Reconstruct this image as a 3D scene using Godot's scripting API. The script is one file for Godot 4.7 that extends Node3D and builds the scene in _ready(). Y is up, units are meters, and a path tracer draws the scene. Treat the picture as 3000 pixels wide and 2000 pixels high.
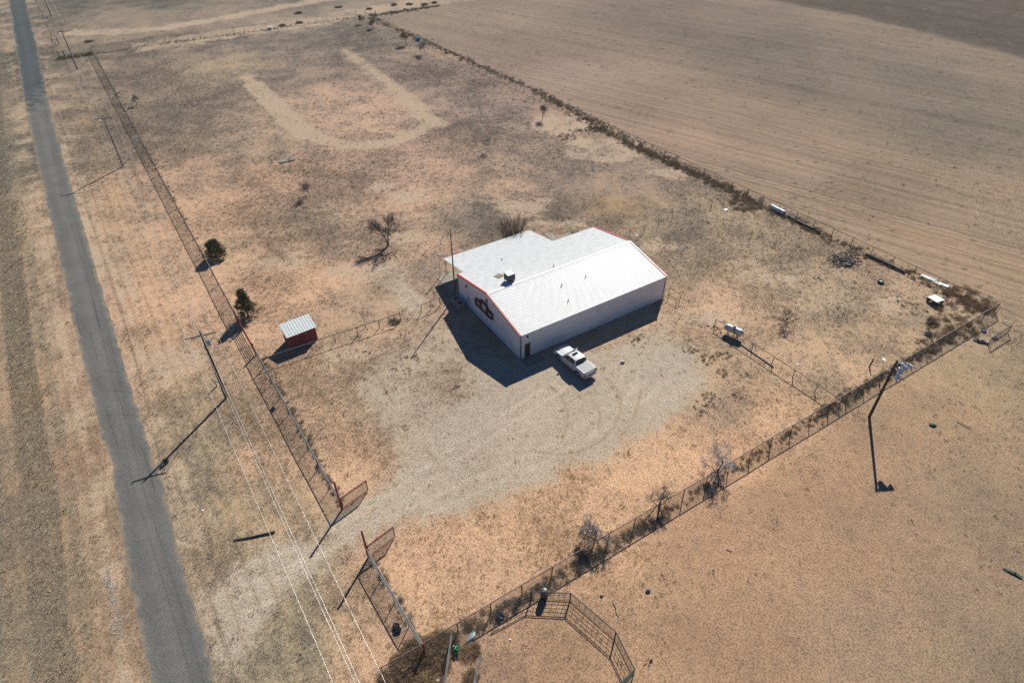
extends Node3D
# A metal-clad hall on a fenced dirt lot beside a country road, seen from the air. Units are metres, x to the right, -z away, y up.

const SUN_TOWARDS := Vector3(-0.2692, -0.6115, 0.7441)      # the way the light travels
var M := {}
var taken := {}
var rng := RandomNumberGenerator.new()
const ORD := ["first", "second", "third", "fourth", "fifth", "sixth", "seventh", "eighth", "ninth", "tenth", "eleventh", "twelfth"]


# ---------------------------------------------------------------- mesh building
class MB:
	var v := PackedVector3Array()
	var n := PackedVector3Array()
	var c := PackedColorArray()
	var ix := PackedInt32Array()
	var col := Color.WHITE
	var tinted := false

	func tri(a: Vector3, b: Vector3, d: Vector3) -> void:      # counter-clockwise seen from outside
		var k := v.size()
		var nn := (b - a).cross(d - a).normalized()
		for p in [a, b, d]:
			v.append(p); n.append(nn); c.append(col)
		ix.append_array([k, k + 2, k + 1])

	func quad(a: Vector3, b: Vector3, d: Vector3, e: Vector3) -> void:
		var k := v.size()
		var nn := (d - a).cross(e - b).normalized()
		for p in [a, b, d, e]:
			v.append(p); n.append(nn); c.append(col)
		ix.append_array([k, k + 2, k + 1, k, k + 3, k + 2])

	func box(at: Vector3, size: Vector3, turn := Basis()) -> void:
		var h := size / 2
		var p: Array[Vector3] = []
		for s in [[-1, -1, 1], [1, -1, 1], [1, 1, 1], [-1, 1, 1], [-1, -1, -1], [1, -1, -1], [1, 1, -1], [-1, 1, -1]]:
			p.append(at + turn * Vector3(h.x * s[0], h.y * s[1], h.z * s[2]))
		quad(p[0], p[1], p[2], p[3]); quad(p[5], p[4], p[7], p[6]); quad(p[1], p[5], p[6], p[2])
		quad(p[4], p[0], p[3], p[7]); quad(p[3], p[2], p[6], p[7]); quad(p[4], p[5], p[1], p[0])

	func hexa(p: Array) -> void:      # eight corners: bottom ring counter-clockwise from above, then the ring above it
		quad(p[0], p[1], p[5], p[4]); quad(p[1], p[2], p[6], p[5]); quad(p[2], p[3], p[7], p[6]); quad(p[3], p[0], p[4], p[7])
		quad(p[4], p[5], p[6], p[7]); quad(p[3], p[2], p[1], p[0])

	func tube(a: Vector3, b: Vector3, ra: float, rb := -1.0, sides := 8, capped := true) -> void:
		path(PackedVector3Array([a, b]), PackedFloat32Array([ra, ra if rb < 0 else rb]), sides, capped)

	func path(p: PackedVector3Array, r: PackedFloat32Array, sides := 6, capped := true) -> void:
		var last := p.size() - 1
		var d := (p[1] - p[0]).normalized()
		var side := d.cross(Vector3.UP)
		if side.length() < 0.05:
			side = d.cross(Vector3.RIGHT)
		side = side.normalized()
		var k := v.size()
		for i in p.size():
			d = (p[mini(i + 1, last)] - p[maxi(i - 1, 0)]).normalized()
			side = (side - d * side.dot(d)).normalized()
			var up := side.cross(d)
			for j in sides:
				var t := TAU * j / sides
				var o := side * cos(t) + up * sin(t)
				v.append(p[i] + o * r[i]); n.append(o); c.append(col)
		for i in last:
			for j in sides:
				var a := k + i * sides + j
				var b := k + i * sides + (j + 1) % sides
				ix.append_array([a, b, a + sides, b, b + sides, a + sides])
		if capped and sides > 3:
			for e in [0, last]:
				var m := v.size()
				var nn := (p[e] - p[1 if e == 0 else last - 1]).normalized()
				for j in sides:
					v.append(v[k + e * sides + j]); n.append(nn); c.append(col)
				for j in range(1, sides - 1):
					if e == 0:
						ix.append_array([m, m + j + 1, m + j])
					else:
						ix.append_array([m, m + j, m + j + 1])

	func lathe(prof: PackedVector2Array, sides: int, xf := Transform3D()) -> void:     # (radius, height), from below upwards
		for i in prof.size() - 1:
			var k := v.size()
			var e := prof[i + 1] - prof[i]
			var nr := Vector2(e.y, -e.x).normalized()
			for j in sides + 1:
				var t := TAU * j / sides
				var o := Vector3(cos(t), 0, sin(t))
				for q in [prof[i], prof[i + 1]]:
					v.append(xf * (o * q.x + Vector3(0, q.y, 0))); n.append((xf.basis * (o * nr.x + Vector3(0, nr.y, 0))).normalized()); c.append(col)
			for j in sides:
				var a := k + j * 2
				ix.append_array([a, a + 2, a + 1, a + 1, a + 2, a + 3])

	func extrude(poly: PackedVector2Array, z0: float, z1: float, xf := Transform3D()) -> void:     # counter-clockwise outline in x, y; z1 > z0
		var t := Geometry2D.triangulate_polygon(poly)
		for i in range(0, t.size(), 3):
			var a := poly[t[i]]; var b := poly[t[i + 1]]; var d := poly[t[i + 2]]
			if (b - a).cross(d - a) < 0:
				var s := b; b = d; d = s
			tri(xf * Vector3(a.x, a.y, z1), xf * Vector3(b.x, b.y, z1), xf * Vector3(d.x, d.y, z1))
			tri(xf * Vector3(a.x, a.y, z0), xf * Vector3(d.x, d.y, z0), xf * Vector3(b.x, b.y, z0))
		for i in poly.size():
			var a := poly[i]; var b := poly[(i + 1) % poly.size()]
			quad(xf * Vector3(a.x, a.y, z0), xf * Vector3(b.x, b.y, z0), xf * Vector3(b.x, b.y, z1), xf * Vector3(a.x, a.y, z1))

	func mesh() -> ArrayMesh:
		var a := []
		a.resize(Mesh.ARRAY_MAX)
		a[Mesh.ARRAY_VERTEX] = v; a[Mesh.ARRAY_NORMAL] = n; a[Mesh.ARRAY_INDEX] = ix
		if tinted:
			a[Mesh.ARRAY_COLOR] = c
		var m := ArrayMesh.new()
		m.add_surface_from_arrays(Mesh.PRIMITIVE_TRIANGLES, a)
		return m


# ---------------------------------------------------------------- naming and placing
func numbered(called: String) -> String:
	var k: int = taken.get(called, 0)
	taken[called] = k + 1
	return called if k == 0 else "%s_%03d" % [called, k]

func tag(o: Node3D, label: String, category: String, group := "", kind := "") -> Node3D:
	if label: o.set_meta("label", label)
	if category: o.set_meta("category", category)
	if group: o.set_meta("group", group)
	if kind: o.set_meta("kind", kind)
	return o

func thing(called: String, label: String, category: String, at := Vector3.ZERO, turn := 0.0, group := "") -> Node3D:
	var o := Node3D.new()
	o.name = numbered(called)
	add_child(o)
	o.position = at
	o.rotation.y = turn
	tag(o, label, category, group)
	return o

func part(parent: Node, called: String, shape, m: Material, at := Vector3.ZERO) -> MeshInstance3D:
	var o := MeshInstance3D.new()
	o.mesh = shape.mesh() if shape is MB else shape
	o.material_override = m
	o.name = called if parent != self else numbered(called)
	parent.add_child(o, true)
	o.position = at
	return o

func single(called: String, shape, m: Material, label: String, category: String, at := Vector3.ZERO, turn := 0.0, group := "") -> MeshInstance3D:
	var o := part(self, called, shape, m, at)
	o.rotation.y = turn
	tag(o, label, category, group)
	return o

func structure(called: String, shape, m: Material, at := Vector3.ZERO) -> MeshInstance3D:
	var o := part(self, called, shape, m, at)
	o.set_meta("kind", "structure")
	return o

func heading(a: Vector3, b: Vector3) -> float:     # the turn that lays a thing's own x axis from a towards b
	return atan2(-(b.z - a.z), b.x - a.x)


# ---------------------------------------------------------------- materials
func srgb(r: float, g: float, b: float) -> Color:      # linear base colour -> the sRGB value that Godot's albedo takes
	return Color(r, g, b).linear_to_srgb()

var noise_tex := {}
func grime(low: float, scale: float, seed_: int) -> ImageTexture:      # tileable blotches between low and 1
	var key := "%f %f %d" % [low, scale, seed_]
	if key in noise_tex:
		return noise_tex[key]
	var f := FastNoiseLite.new()
	f.seed = seed_; f.frequency = scale; f.fractal_octaves = 5; f.noise_type = FastNoiseLite.TYPE_SIMPLEX
	var im := f.get_seamless_image(256, 256)
	im.convert(Image.FORMAT_L8)
	var d := im.get_data()
	for i in d.size():
		d[i] = int(255.0 * lerpf(low, 1.0, clampf((d[i] / 255.0 - 0.2) / 0.5, 0, 1)))
	im = Image.create_from_data(256, 256, false, Image.FORMAT_L8, d)
	im.convert(Image.FORMAT_RGB8)
	noise_tex[key] = ImageTexture.create_from_image(im)
	return noise_tex[key]

func mat(key: String, c: Color, rough := 0.9, metal := 0.0, low := 1.0, size := 2.0) -> StandardMaterial3D:
	if key in M:
		return M[key]
	var m := StandardMaterial3D.new()
	m.resource_name = key
	m.albedo_color = srgb(c.r, c.g, c.b)
	m.roughness = rough; m.metallic = metal
	if low < 1.0:
		m.albedo_texture = grime(low, 0.02, key.length())
		m.uv1_triplanar = true; m.uv1_world_triplanar = true
		m.uv1_scale = Vector3.ONE / size
	M[key] = m
	return m

func tinted(key: String, rough := 0.95) -> StandardMaterial3D:
	if key in M:
		return M[key]
	var m := StandardMaterial3D.new()
	m.resource_name = key
	m.vertex_color_use_as_albedo = true
	m.roughness = rough
	m.metallic_specular = 0.2
	M[key] = m
	return m


# ---------------------------------------------------------------- ground
# Colours below are what the soil, litter and stubble look like in daylight (sRGB); the ground material scales them to base colours.
# Each row: x, z, red, green, blue, tufts per square metre.
const SOIL := [
	[-133.1, -179.3, 134, 123, 101, 3.0],
	[-99.4, -122.2, 140, 127, 104, 3.0],
	[-74.4, -82.1, 165, 140, 111, 2.0],
	[-61.9, -61.8, 171, 144, 115, 2.0],
	[-53.7, -53.9, 184, 148, 115, 1.0],
	[-52.3, -47.1, 171, 144, 115, 2.0],
	[-45.1, -44.0, 186, 149, 116, 1.0],
	[-46.4, -36.1, 169, 143, 114, 2.0],
	[-40.2, -36.1, 184, 149, 116, 1.0],
	[-40.0, -25.6, 163, 140, 110, 2.0],
	[-33.5, -25.6, 178, 145, 113, 0.6],
	[-146.3, -219.8, 150, 134, 114, 3.0],
	[-112.8, -161.3, 150, 132, 109, 3.5],
	[-89.9, -133.2, 160, 137, 111, 3.0],
	[-65.6, -95.2, 188, 154, 123, 3.0],
	[-51.8, -70.8, 204, 163, 130, 2.5],
	[-41.5, -53.7, 194, 160, 126, 2.5],
	[-36.7, -50.2, 178, 152, 120, 3.5],
	[-32.9, -43.9, 163, 144, 115, 4.5],
	[-28.7, -38.4, 170, 147, 117, 4.5],
	[-26.1, -43.8, 201, 161, 126, 3.5],
	[-24.8, -34.0, 175, 149, 117, 4.0],
	[-19.8, -27.3, 163, 146, 116, 4.5],
	[-16.7, -23.7, 157, 142, 113, 4.5],
	[-13.2, -27.2, 196, 158, 123, 3.5],
	[-11.5, -23.6, 206, 162, 125, 2.5],
	[-33.0, -38.4, 170, 147, 119, 3.0],
	[-101.4, -171.0, 155, 133, 114, 3.4],
	[-95.0, -194.2, 149, 129, 112, 3.4],
	[-72.7, -202.3, 144, 128, 113, 3.4],
	[-47.0, -201.4, 139, 124, 111, 3.4],
	[-79.7, -132.9, 168, 143, 121, 3.4],
	[-73.6, -145.5, 158, 136, 115, 3.4],
	[-74.4, -170.2, 168, 146, 120, 3.0],
	[-52.0, -169.5, 148, 128, 113, 3.4],
	[-37.8, -153.0, 188, 154, 131, 3.0],
	[-30.4, -139.0, 196, 160, 135, 3.0],
	[-20.0, -158.6, 159, 134, 120, 3.4],
	[-13.2, -168.3, 156, 131, 115, 3.4],
	[-6.8, -141.0, 159, 134, 120, 3.4],
	[-58.0, -111.5, 190, 153, 126, 3.0],
	[-53.6, -125.4, 171, 145, 121, 3.4],
	[-40.9, -107.5, 196, 156, 127, 3.0],
	[-29.1, -107.3, 194, 157, 131, 3.0],
	[-21.3, -107.1, 184, 150, 127, 3.0],
	[-18.2, -114.3, 198, 159, 134, 2.5],
	[-10.5, -122.2, 184, 150, 127, 3.0],
	[-1.9, -124.2, 170, 143, 124, 3.4],
	[2.0, -101.6, 196, 160, 133, 2.5],
	[9.9, -106.4, 154, 131, 115, 3.4],
	[9.0, -93.7, 146, 125, 106, 3.4],
	[20.0, -106.2, 160, 136, 119, 3.4],
	[16.5, -96.6, 163, 134, 104, 3.0],
	[-48.3, -94.9, 201, 160, 127, 3.1],
	[-39.0, -87.8, 200, 162, 129, 3.1],
	[-32.4, -94.6, 179, 150, 123, 3.6],
	[-24.6, -83.7, 184, 153, 126, 3.1],
	[-18.3, -102.0, 209, 167, 136, 1.8],
	[-15.0, -86.0, 199, 163, 133, 2.7],
	[-29.3, -75.6, 205, 163, 128, 2.7],
	[-19.8, -74.4, 179, 150, 123, 3.6],
	[-23.7, -78.9, 219, 169, 132, 0.9],
	[-13.9, -76.4, 179, 150, 126, 3.1],
	[-32.7, -70.5, 211, 165, 130, 2.7],
	[-23.3, -64.7, 184, 153, 123, 3.1],
	[-5.2, -94.0, 151, 132, 114, 3.6],
	[5.2, -88.2, 194, 158, 128, 1.8],
	[26.2, -90.6, 162, 141, 116, 3.6],
	[24.1, -80.3, 173, 148, 120, 3.1],
	[31.7, -85.1, 173, 148, 120, 3.1],
	[33.0, -77.9, 199, 163, 128, 2.7],
	[39.3, -77.8, 179, 153, 123, 3.1],
	[33.0, -67.5, 199, 163, 128, 3.1],
	[42.3, -69.3, 184, 158, 128, 3.1],
	[37.3, -56.3, 194, 160, 126, 3.1],
	[53.3, -74.2, 194, 160, 128, 2.2],
	[45.7, -63.6, 184, 153, 120, 3.1],
	[54.4, -64.4, 179, 152, 122, 2.7],
	[27.8, -69.5, 210, 170, 136, 1.8],
	[27.5, -58.0, 189, 156, 123, 3.1],
	[23.0, -50.7, 182, 150, 120, 2.7],
	[29.6, -48.6, 217, 171, 129, 1.8],
	[23.3, -43.2, 222, 171, 127, 1.6],
	[14.4, -43.3, 219, 172, 130, 1.3],
	[8.7, -33.2, 224, 174, 129, 1.4],
	[0.8, -33.3, 221, 172, 128, 2.0],
	[-6.8, -29.1, 223, 174, 131, 1.3],
	[-1.2, -29.9, 226, 177, 135, 0.7],
	[-9.1, -33.4, 215, 167, 128, 1.8],
	[-27.4, -57.2, 205, 163, 128, 3.1],
	[-23.1, -50.0, 200, 160, 126, 3.1],
	[-17.4, -45.5, 210, 165, 128, 2.5],
	[-20.2, -54.9, 204, 167, 133, 2.2],
	[-13.4, -49.9, 202, 172, 142, 1.1],
	[5.0, -36.5, 221, 173, 130, 1.8],
	[-22.7, -215.2, 160, 137, 117, 1.0],
	[3.6, -186.7, 156, 131, 113, 0.6],
	[44.1, -212.7, 138, 119, 104, 0.8],
	[31.8, -142.6, 163, 136, 114, 0.6],
	[47.5, -129.7, 158, 132, 110, 0.6],
	[14.0, -164.1, 169, 142, 122, 0.5],
	[68.7, -184.5, 134, 118, 102, 0.6],
	[85.7, -155.6, 136, 121, 104, 0.8],
	[91.8, -128.6, 139, 124, 104, 1.0],
	[61.7, -100.3, 159, 133, 108, 1.0],
	[75.8, -92.4, 168, 141, 113, 1.0],
	[68.4, -73.9, 174, 143, 113, 1.0],
	[49.7, -109.1, 168, 141, 115, 0.5],
	[37.0, -123.2, 177, 145, 120, 0.4],
	[62.2, -79.7, 174, 143, 115, 0.6],
	[55.2, -56.0, 172, 145, 112, 0.8],
	[44.1, -49.1, 182, 147, 112, 0.4],
	[34.5, -43.0, 187, 147, 112, 0.3],
	[26.0, -37.8, 187, 145, 110, 0.1],
	[16.6, -33.1, 190, 146, 110, 0.1],
	[32.3, -32.9, 180, 142, 109, 0.1],
	[44.7, -37.5, 170, 140, 109, 0.4],
	[37.9, -28.6, 172, 140, 110, 0.1],
	[18.3, -25.1, 180, 141, 107, 0.1],
	[28.1, -23.2, 172, 140, 110, 0.0],
	[39.0, -23.1, 162, 135, 106, 0.1],
	[4.1, -24.1, 192, 150, 112, 0.8],
	[-1.1, -22.2, 182, 142, 110, 1.0],
	[3.9, -22.0, 190, 147, 111, 0.6],
	[-123.4, -229.9, 155, 136, 117, 1.5],
	[-94.6, -228.8, 170, 146, 125, 1.0],
	[-144.1, -242.6, 125, 116, 103, 3.0],
	[-116.4, -247.8, 122, 115, 102, 3.0],
	[-69.7, -242.7, 136, 124, 109, 2.0],
	[-77.1, -217.2, 170, 148, 127, 1.0],
	[-54.1, -239.0, 154, 137, 119, 1.5],
	[-135.2, -211.8, 150, 133, 112, 2.0],
]
var YARD := PackedVector2Array([Vector2(-7.21, -23.61), Vector2(63.47, -67.15), Vector2(-46.48, -228.24), Vector2(-116.16, -190.33)])
var LOT := PackedVector2Array([Vector2(-26.52, -30.96), Vector2(-22.73, -32.42), Vector2(-19.18, -33.95), Vector2(-15.99, -36.02), Vector2(-12.78, -39.24), Vector2(-10.21, -43.03), Vector2(-7.89, -47.51), Vector2(-5.74, -51.11), Vector2(-3.88, -53.90), Vector2(-7.25, -59.32), Vector2(-9.81, -64.46), Vector2(-4.11, -60.92), Vector2(1.71, -56.05), Vector2(6.68, -60.76), Vector2(14.21, -60.64), Vector2(20.08, -63.12), Vector2(22.26, -60.52), Vector2(21.98, -54.27), Vector2(19.85, -50.76), Vector2(14.00, -46.29), Vector2(9.03, -43.37), Vector2(3.54, -41.18), Vector2(0.03, -39.09), Vector2(-4.16, -37.35), Vector2(-8.19, -35.93), Vector2(-11.75, -35.02), Vector2(-13.62, -34.11), Vector2(-16.31, -31.70), Vector2(-18.89, -29.64), Vector2(-20.97, -27.68), Vector2(-21.21, -25.45), Vector2(-20.33, -21.44), Vector2(-22.18, -21.46), Vector2(-24.95, -25.49)])
var LOT_EDGE := PackedVector2Array([Vector2(-18.30, -58.68), Vector2(-13.62, -63.63), Vector2(-9.85, -64.91), Vector2(-5.74, -51.11), Vector2(-10.21, -43.03), Vector2(-12.62, -41.11), Vector2(-15.70, -49.23), Vector2(-19.16, -54.85)])
var ROAD_LEFT := PackedVector2Array([Vector2(-230.80, -337.16), Vector2(-179.48, -257.10), Vector2(-119.26, -161.52), Vector2(-95.17, -124.25), Vector2(-78.22, -98.48), Vector2(-66.56, -80.78), Vector2(-57.02, -66.10), Vector2(-50.25, -56.04), Vector2(-44.89, -48.00), Vector2(-43.27, -45.80), Vector2(-40.90, -42.56), Vector2(-39.44, -39.82), Vector2(-37.12, -36.02), Vector2(-33.10, -29.38), Vector2(-30.59, -25.55), Vector2(-28.05, -21.51), Vector2(-21.99, -12.36)])
var ROAD_RIGHT := PackedVector2Array([Vector2(-222.01, -336.69), Vector2(-173.07, -256.83), Vector2(-131.84, -191.16), Vector2(-104.00, -146.29), Vector2(-86.38, -118.86), Vector2(-73.01, -98.37), Vector2(-63.08, -83.12), Vector2(-55.04, -70.84), Vector2(-48.34, -60.58), Vector2(-42.93, -52.31), Vector2(-38.89, -46.36), Vector2(-35.33, -41.11), Vector2(-32.17, -35.96), Vector2(-29.38, -31.41), Vector2(-25.94, -26.04), Vector2(-23.01, -21.47), Vector2(-17.10, -12.32)])
var TRACK := PackedVector2Array([Vector2(-66.53, -168.24), Vector2(-59.09, -156.04), Vector2(-51.75, -144.34), Vector2(-45.35, -134.43), Vector2(-40.32, -128.66), Vector2(-35.18, -125.41), Vector2(-29.71, -124.19), Vector2(-25.51, -125.17), Vector2(-21.63, -127.74), Vector2(-19.25, -130.44), Vector2(-17.70, -133.96), Vector2(-17.63, -138.18), Vector2(-18.99, -142.38), Vector2(-21.31, -146.81), Vector2(-25.90, -155.70), Vector2(-31.48, -165.48), Vector2(-37.65, -176.28), Vector2(-46.11, -190.39)])

func noise(f: float, mpp: float, org: Vector2, seed_: int, oct := 4, warp := 0.0) -> FastNoiseLite:
	var z := FastNoiseLite.new()
	z.noise_type = FastNoiseLite.TYPE_SIMPLEX
	z.seed = seed_; z.frequency = f * mpp; z.fractal_octaves = oct
	z.offset = Vector3(org.x / mpp, org.y / mpp, 0)
	if warp > 0:
		z.domain_warp_enabled = true; z.domain_warp_amplitude = warp / mpp; z.domain_warp_frequency = 0.3 * f * mpp
	return z

func bytes(z: FastNoiseLite, n: int) -> PackedByteArray:
	var im := z.get_image(n, n, false, false, false)
	im.convert(Image.FORMAT_L8)
	return im.get_data()

func fill_poly(im: Image, poly: PackedVector2Array, org: Vector2, mpp: float, value := 1.0) -> void:
	var n := im.get_height()
	var lo := INF
	var hi := -INF
	for p in poly:
		lo = minf(lo, (p.y - org.y) / mpp); hi = maxf(hi, (p.y - org.y) / mpp)
	for y in range(maxi(0, floori(lo)), mini(n, ceili(hi) + 1)):
		var zc := org.y + (y + 0.5) * mpp
		var xs := []
		for i in poly.size():
			var a := poly[i]
			var b := poly[(i + 1) % poly.size()]
			if (a.y <= zc) != (b.y <= zc):
				xs.append((a.x + (zc - a.y) / (b.y - a.y) * (b.x - a.x) - org.x) / mpp)
		xs.sort()
		for i in range(0, xs.size() - 1, 2):
			var x0 := clampi(roundi(xs[i]), 0, n)
			var x1 := clampi(roundi(xs[i + 1]), 0, n)
			if x1 > x0:
				im.fill_rect(Rect2i(x0, y, x1 - x0, 1), Color(value, value, value))

func stroke(im: Image, line: PackedVector2Array, width: float, org: Vector2, mpp: float, value := 1.0) -> void:
	for i in line.size() - 1:
		var d := (line[i + 1] - line[i]).normalized()
		var s := Vector2(-d.y, d.x) * width / 2
		fill_poly(im, PackedVector2Array([line[i] - s, line[i + 1] - s, line[i + 1] + s, line[i] + s]), org, mpp, value)
		var round_ := PackedVector2Array()
		for k in 10:
			round_.append(line[i + 1] + Vector2.from_angle(TAU * k / 10) * width / 2)
		fill_poly(im, round_, org, mpp, value)

func blob(im: Image, at: Vector2, rx: float, rz: float, org: Vector2, mpp: float, value := 1.0) -> void:
	var p := PackedVector2Array()
	for k in 18:
		p.append(at + Vector2(cos(TAU * k / 18) * rx, sin(TAU * k / 18) * rz))
	fill_poly(im, p, org, mpp, value)

func smooth_curve(line: PackedVector2Array, step := 6) -> PackedVector2Array:
	var out := PackedVector2Array()
	for i in line.size() - 1:
		for k in step:
			out.append(line[i].cubic_interpolate(line[i + 1], line[maxi(i - 1, 0)], line[mini(i + 2, line.size() - 1)], float(k) / step))
	out.append(line[line.size() - 1])
	return out

func offset_line(line: PackedVector2Array, d: float) -> PackedVector2Array:     # to the left of the road where d > 0
	var out := PackedVector2Array()
	for i in line.size():
		var t := (line[mini(i + 1, line.size() - 1)] - line[maxi(i - 1, 0)]).normalized()
		out.append(line[i] + Vector2(-t.y, t.x) * d)
	return out

func blur(im: Image, halvings: int, n: int) -> PackedByteArray:
	for i in halvings:
		im.shrink_x2()
	im.resize(n, n, Image.INTERPOLATE_CUBIC)
	return im.get_data()

func blank(n: int) -> Image:
	return Image.create(n, n, false, Image.FORMAT_L8)

var covers := []      # for the near and the far ground: [cells a side, origin, metres a cell, tufts per square metre in each cell]

func ground_image(n: int, org: Vector2, mpp: float, every: int) -> ImageTexture:
	# base tones: between the rows of SOIL, weighted by nearness, on a coarse grid that is then smoothed up
	var c := 128
	var pts := SOIL.size()
	var px := PackedFloat32Array(); var pz := PackedFloat32Array()
	for p in SOIL:
		px.append(p[0]); pz.append(p[1])
	var base := Image.create(c, c, false, Image.FORMAT_RGBAF)
	var step := n * mpp / c
	for j in c:
		for i in c:
			var x := org.x + (i + 0.5) * step
			var z := org.y + (j + 0.5) * step
			var sw := 0.0; var r := 0.0; var g := 0.0; var b := 0.0; var t := 0.0
			for k in pts:
				var dx := px[k] - x
				var dz := pz[k] - z
				var d := dx * dx + dz * dz + 4.0
				var w := 1.0 / (d * d)
				var p: Array = SOIL[k]
				sw += w; r += w * p[2]; g += w * p[3]; b += w * p[4]; t += w * p[5]
			base.set_pixel(i, j, Color(r / sw, g / sw, b / sw, t / sw))
	base.resize(n, n, Image.INTERPOLATE_CUBIC)
	var bd := base.get_data().to_float32_array()
	print("  tones ", Time.get_ticks_msec())

	# zones with edges of their own
	var lot := blank(n)
	fill_poly(lot, LOT_EDGE, org, mpp, 0.5)
	fill_poly(lot, LOT, org, mpp, 1.0)
	stroke(lot, PackedVector2Array([Vector2(-8.98, -60.99), Vector2(-11.44, -66.77), Vector2(-13.65, -71.17), Vector2(-16.60, -75.40), Vector2(-19.63, -81.13)]), 3.2, org, mpp, 0.62)
	stroke(lot, PackedVector2Array([Vector2(14.21, -60.64), Vector2(21.73, -65.78), Vector2(26.35, -66.17)]), 3.0, org, mpp, 0.6)
	var lot_m := blur(lot, 5 if mpp < 0.2 else 2, n)
	var bare := blank(n)
	for p in [[Vector2(10.9, -134.0), 7.5, 5.0, 0.72], [Vector2(18.8, -120.9), 9.0, 6.0, 0.68], [Vector2(28.5, -110.2), 4.0, 2.6, 0.70], [Vector2(6.0, -99.9), 2.0, 1.2, 0.80], [Vector2(1.8, -100.0), 2.2, 1.5, 0.80], [Vector2(1.7, -97.2), 4.0, 2.2, 0.75], [Vector2(13.0, -111.3), 2.0, 0.9, 0.70], [Vector2(7.3, -91.8), 5.0, 1.6, 0.80], [Vector2(22.7, -84.3), 4.0, 1.2, 0.75], [Vector2(24.0, -85.4), 2.0, 1.0, 0.70], [Vector2(-17.3, -88.2), 3.5, 2.2, 0.80], [Vector2(-23.0, -79.0), 4.5, 2.0, 0.80], [Vector2(-18.3, -102.0), 5.0, 2.5, 0.70], [Vector2(-23.4, -105.4), 3.0, 2.0, 0.50], [Vector2(-34.5, -81.4), 4.0, 2.5, 0.55], [Vector2(-20.7, -60.3), 3.0, 2.4, 0.50], [Vector2(35.5, -75.6), 5.0, 2.2, 0.60], [Vector2(33.7, -80.2), 4.0, 1.8, 0.50], [Vector2(51.5, -69.1), 3.0, 1.5, 0.50], [Vector2(-1.7, -100.0), 6.0, 1.8, 0.60], [Vector2(-41.2, -59.0), 4.0, 4.0, 0.60], [Vector2(-60.5, -84.3), 3.0, 7.0, 0.50]]:
		blob(bare, p[0], p[1], p[2], org, mpp, p[3])
	stroke(bare, offset_line(PackedVector2Array([Vector2(-90.87, -126.32), Vector2(-78.01, -106.60), Vector2(-68.18, -92.40), Vector2(-60.64, -81.87), Vector2(-54.19, -72.86)]), 0.0), 4.0, org, mpp, 0.7)
	stroke(bare, smooth_curve(PackedVector2Array([Vector2(-104.16, -195.35), Vector2(-89.08, -205.26), Vector2(-71.33, -215.99), Vector2(-52.41, -229.98), Vector2(-32.84, -245.63), Vector2(-10.71, -258.17)])), 12.0, org, mpp, 0.7)
	stroke(bare, smooth_curve(PackedVector2Array([Vector2(-133.82, -211.71), Vector2(-112.02, -213.41), Vector2(-91.77, -228.66), Vector2(-78.22, -241.17), Vector2(-60.78, -257.54)])), 7.0, org, mpp, 0.75)
	stroke(bare, offset_line(ROAD_RIGHT, -1.5), 2.0, org, mpp, 0.5)      # open shoulders beside the asphalt
	stroke(bare, offset_line(ROAD_LEFT, 1.6), 2.6, org, mpp, 0.55)
	var bare_m := blur(bare, 4 if mpp < 0.2 else 2, n)
	var worn := blank(n)      # the loop worn round the yard
	stroke(worn, smooth_curve(TRACK), 2.8, org, mpp, 0.75)
	stroke(worn, smooth_curve(PackedVector2Array([Vector2(-63.12, -162.45), Vector2(-59.09, -156.04), Vector2(-51.75, -144.34), Vector2(-45.35, -134.43), Vector2(-40.32, -128.66)])), 4.6, org, mpp, 0.95)
	stroke(worn, smooth_curve(PackedVector2Array([Vector2(-51.75, -144.34), Vector2(-45.35, -134.43), Vector2(-40.32, -128.66), Vector2(-35.18, -125.41), Vector2(-29.71, -124.19), Vector2(-25.51, -125.17), Vector2(-21.48, -127.96)])), 3.6, org, mpp, 0.95)
	stroke(worn, smooth_curve(PackedVector2Array([Vector2(-14.92, -134.87), Vector2(-18.59, -139.23), Vector2(-23.13, -149.69), Vector2(-27.66, -157.29)])), 5.0, org, mpp, 0.6)
	var worn_m := blur(worn, 4 if mpp < 0.2 else 2, n)
	var band := blank(n)
	for q in [[3.7, 1.2, 0.45], [6.2, 2.9, 1.0], [10.3, 1.9, 0.7], [14.2, 2.6, 0.8], [19.5, 4.0, 0.8], [26.0, 5.0, 0.8]]:
		stroke(band, offset_line(ROAD_LEFT, q[0]), q[1], org, mpp, q[2])
	var band_m := blur(band, 2 if mpp < 0.2 else 1, n)
	var wheel := blank(n)
	for l in [PackedVector2Array([Vector2(4.22, -54.11), Vector2(5.41, -52.52), Vector2(6.00, -50.48), Vector2(5.93, -48.30), Vector2(5.22, -45.55)]), PackedVector2Array([Vector2(11.03, -55.37), Vector2(11.91, -53.47), Vector2(12.14, -51.15), Vector2(11.58, -48.94), Vector2(10.36, -46.84), Vector2(8.82, -45.29), Vector2(6.70, -44.11), Vector2(4.53, -43.82), Vector2(2.06, -44.28)]), PackedVector2Array([Vector2(14.84, -53.43), Vector2(14.11, -51.12), Vector2(13.11, -48.68)]),
			PackedVector2Array([Vector2(9.28, -51.19), Vector2(9.62, -49.45), Vector2(9.30, -47.32)]), PackedVector2Array([Vector2(-18.68, -53.90), Vector2(-17.11, -51.29), Vector2(-15.20, -48.34), Vector2(-12.33, -43.82)]), PackedVector2Array([Vector2(-17.48, -57.75), Vector2(-15.83, -55.76), Vector2(-13.33, -51.24)]), PackedVector2Array([Vector2(-9.29, -44.86), Vector2(-7.97, -43.13)])]:
		stroke(wheel, smooth_curve(l), 0.32, org, mpp, 0.75)
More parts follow.
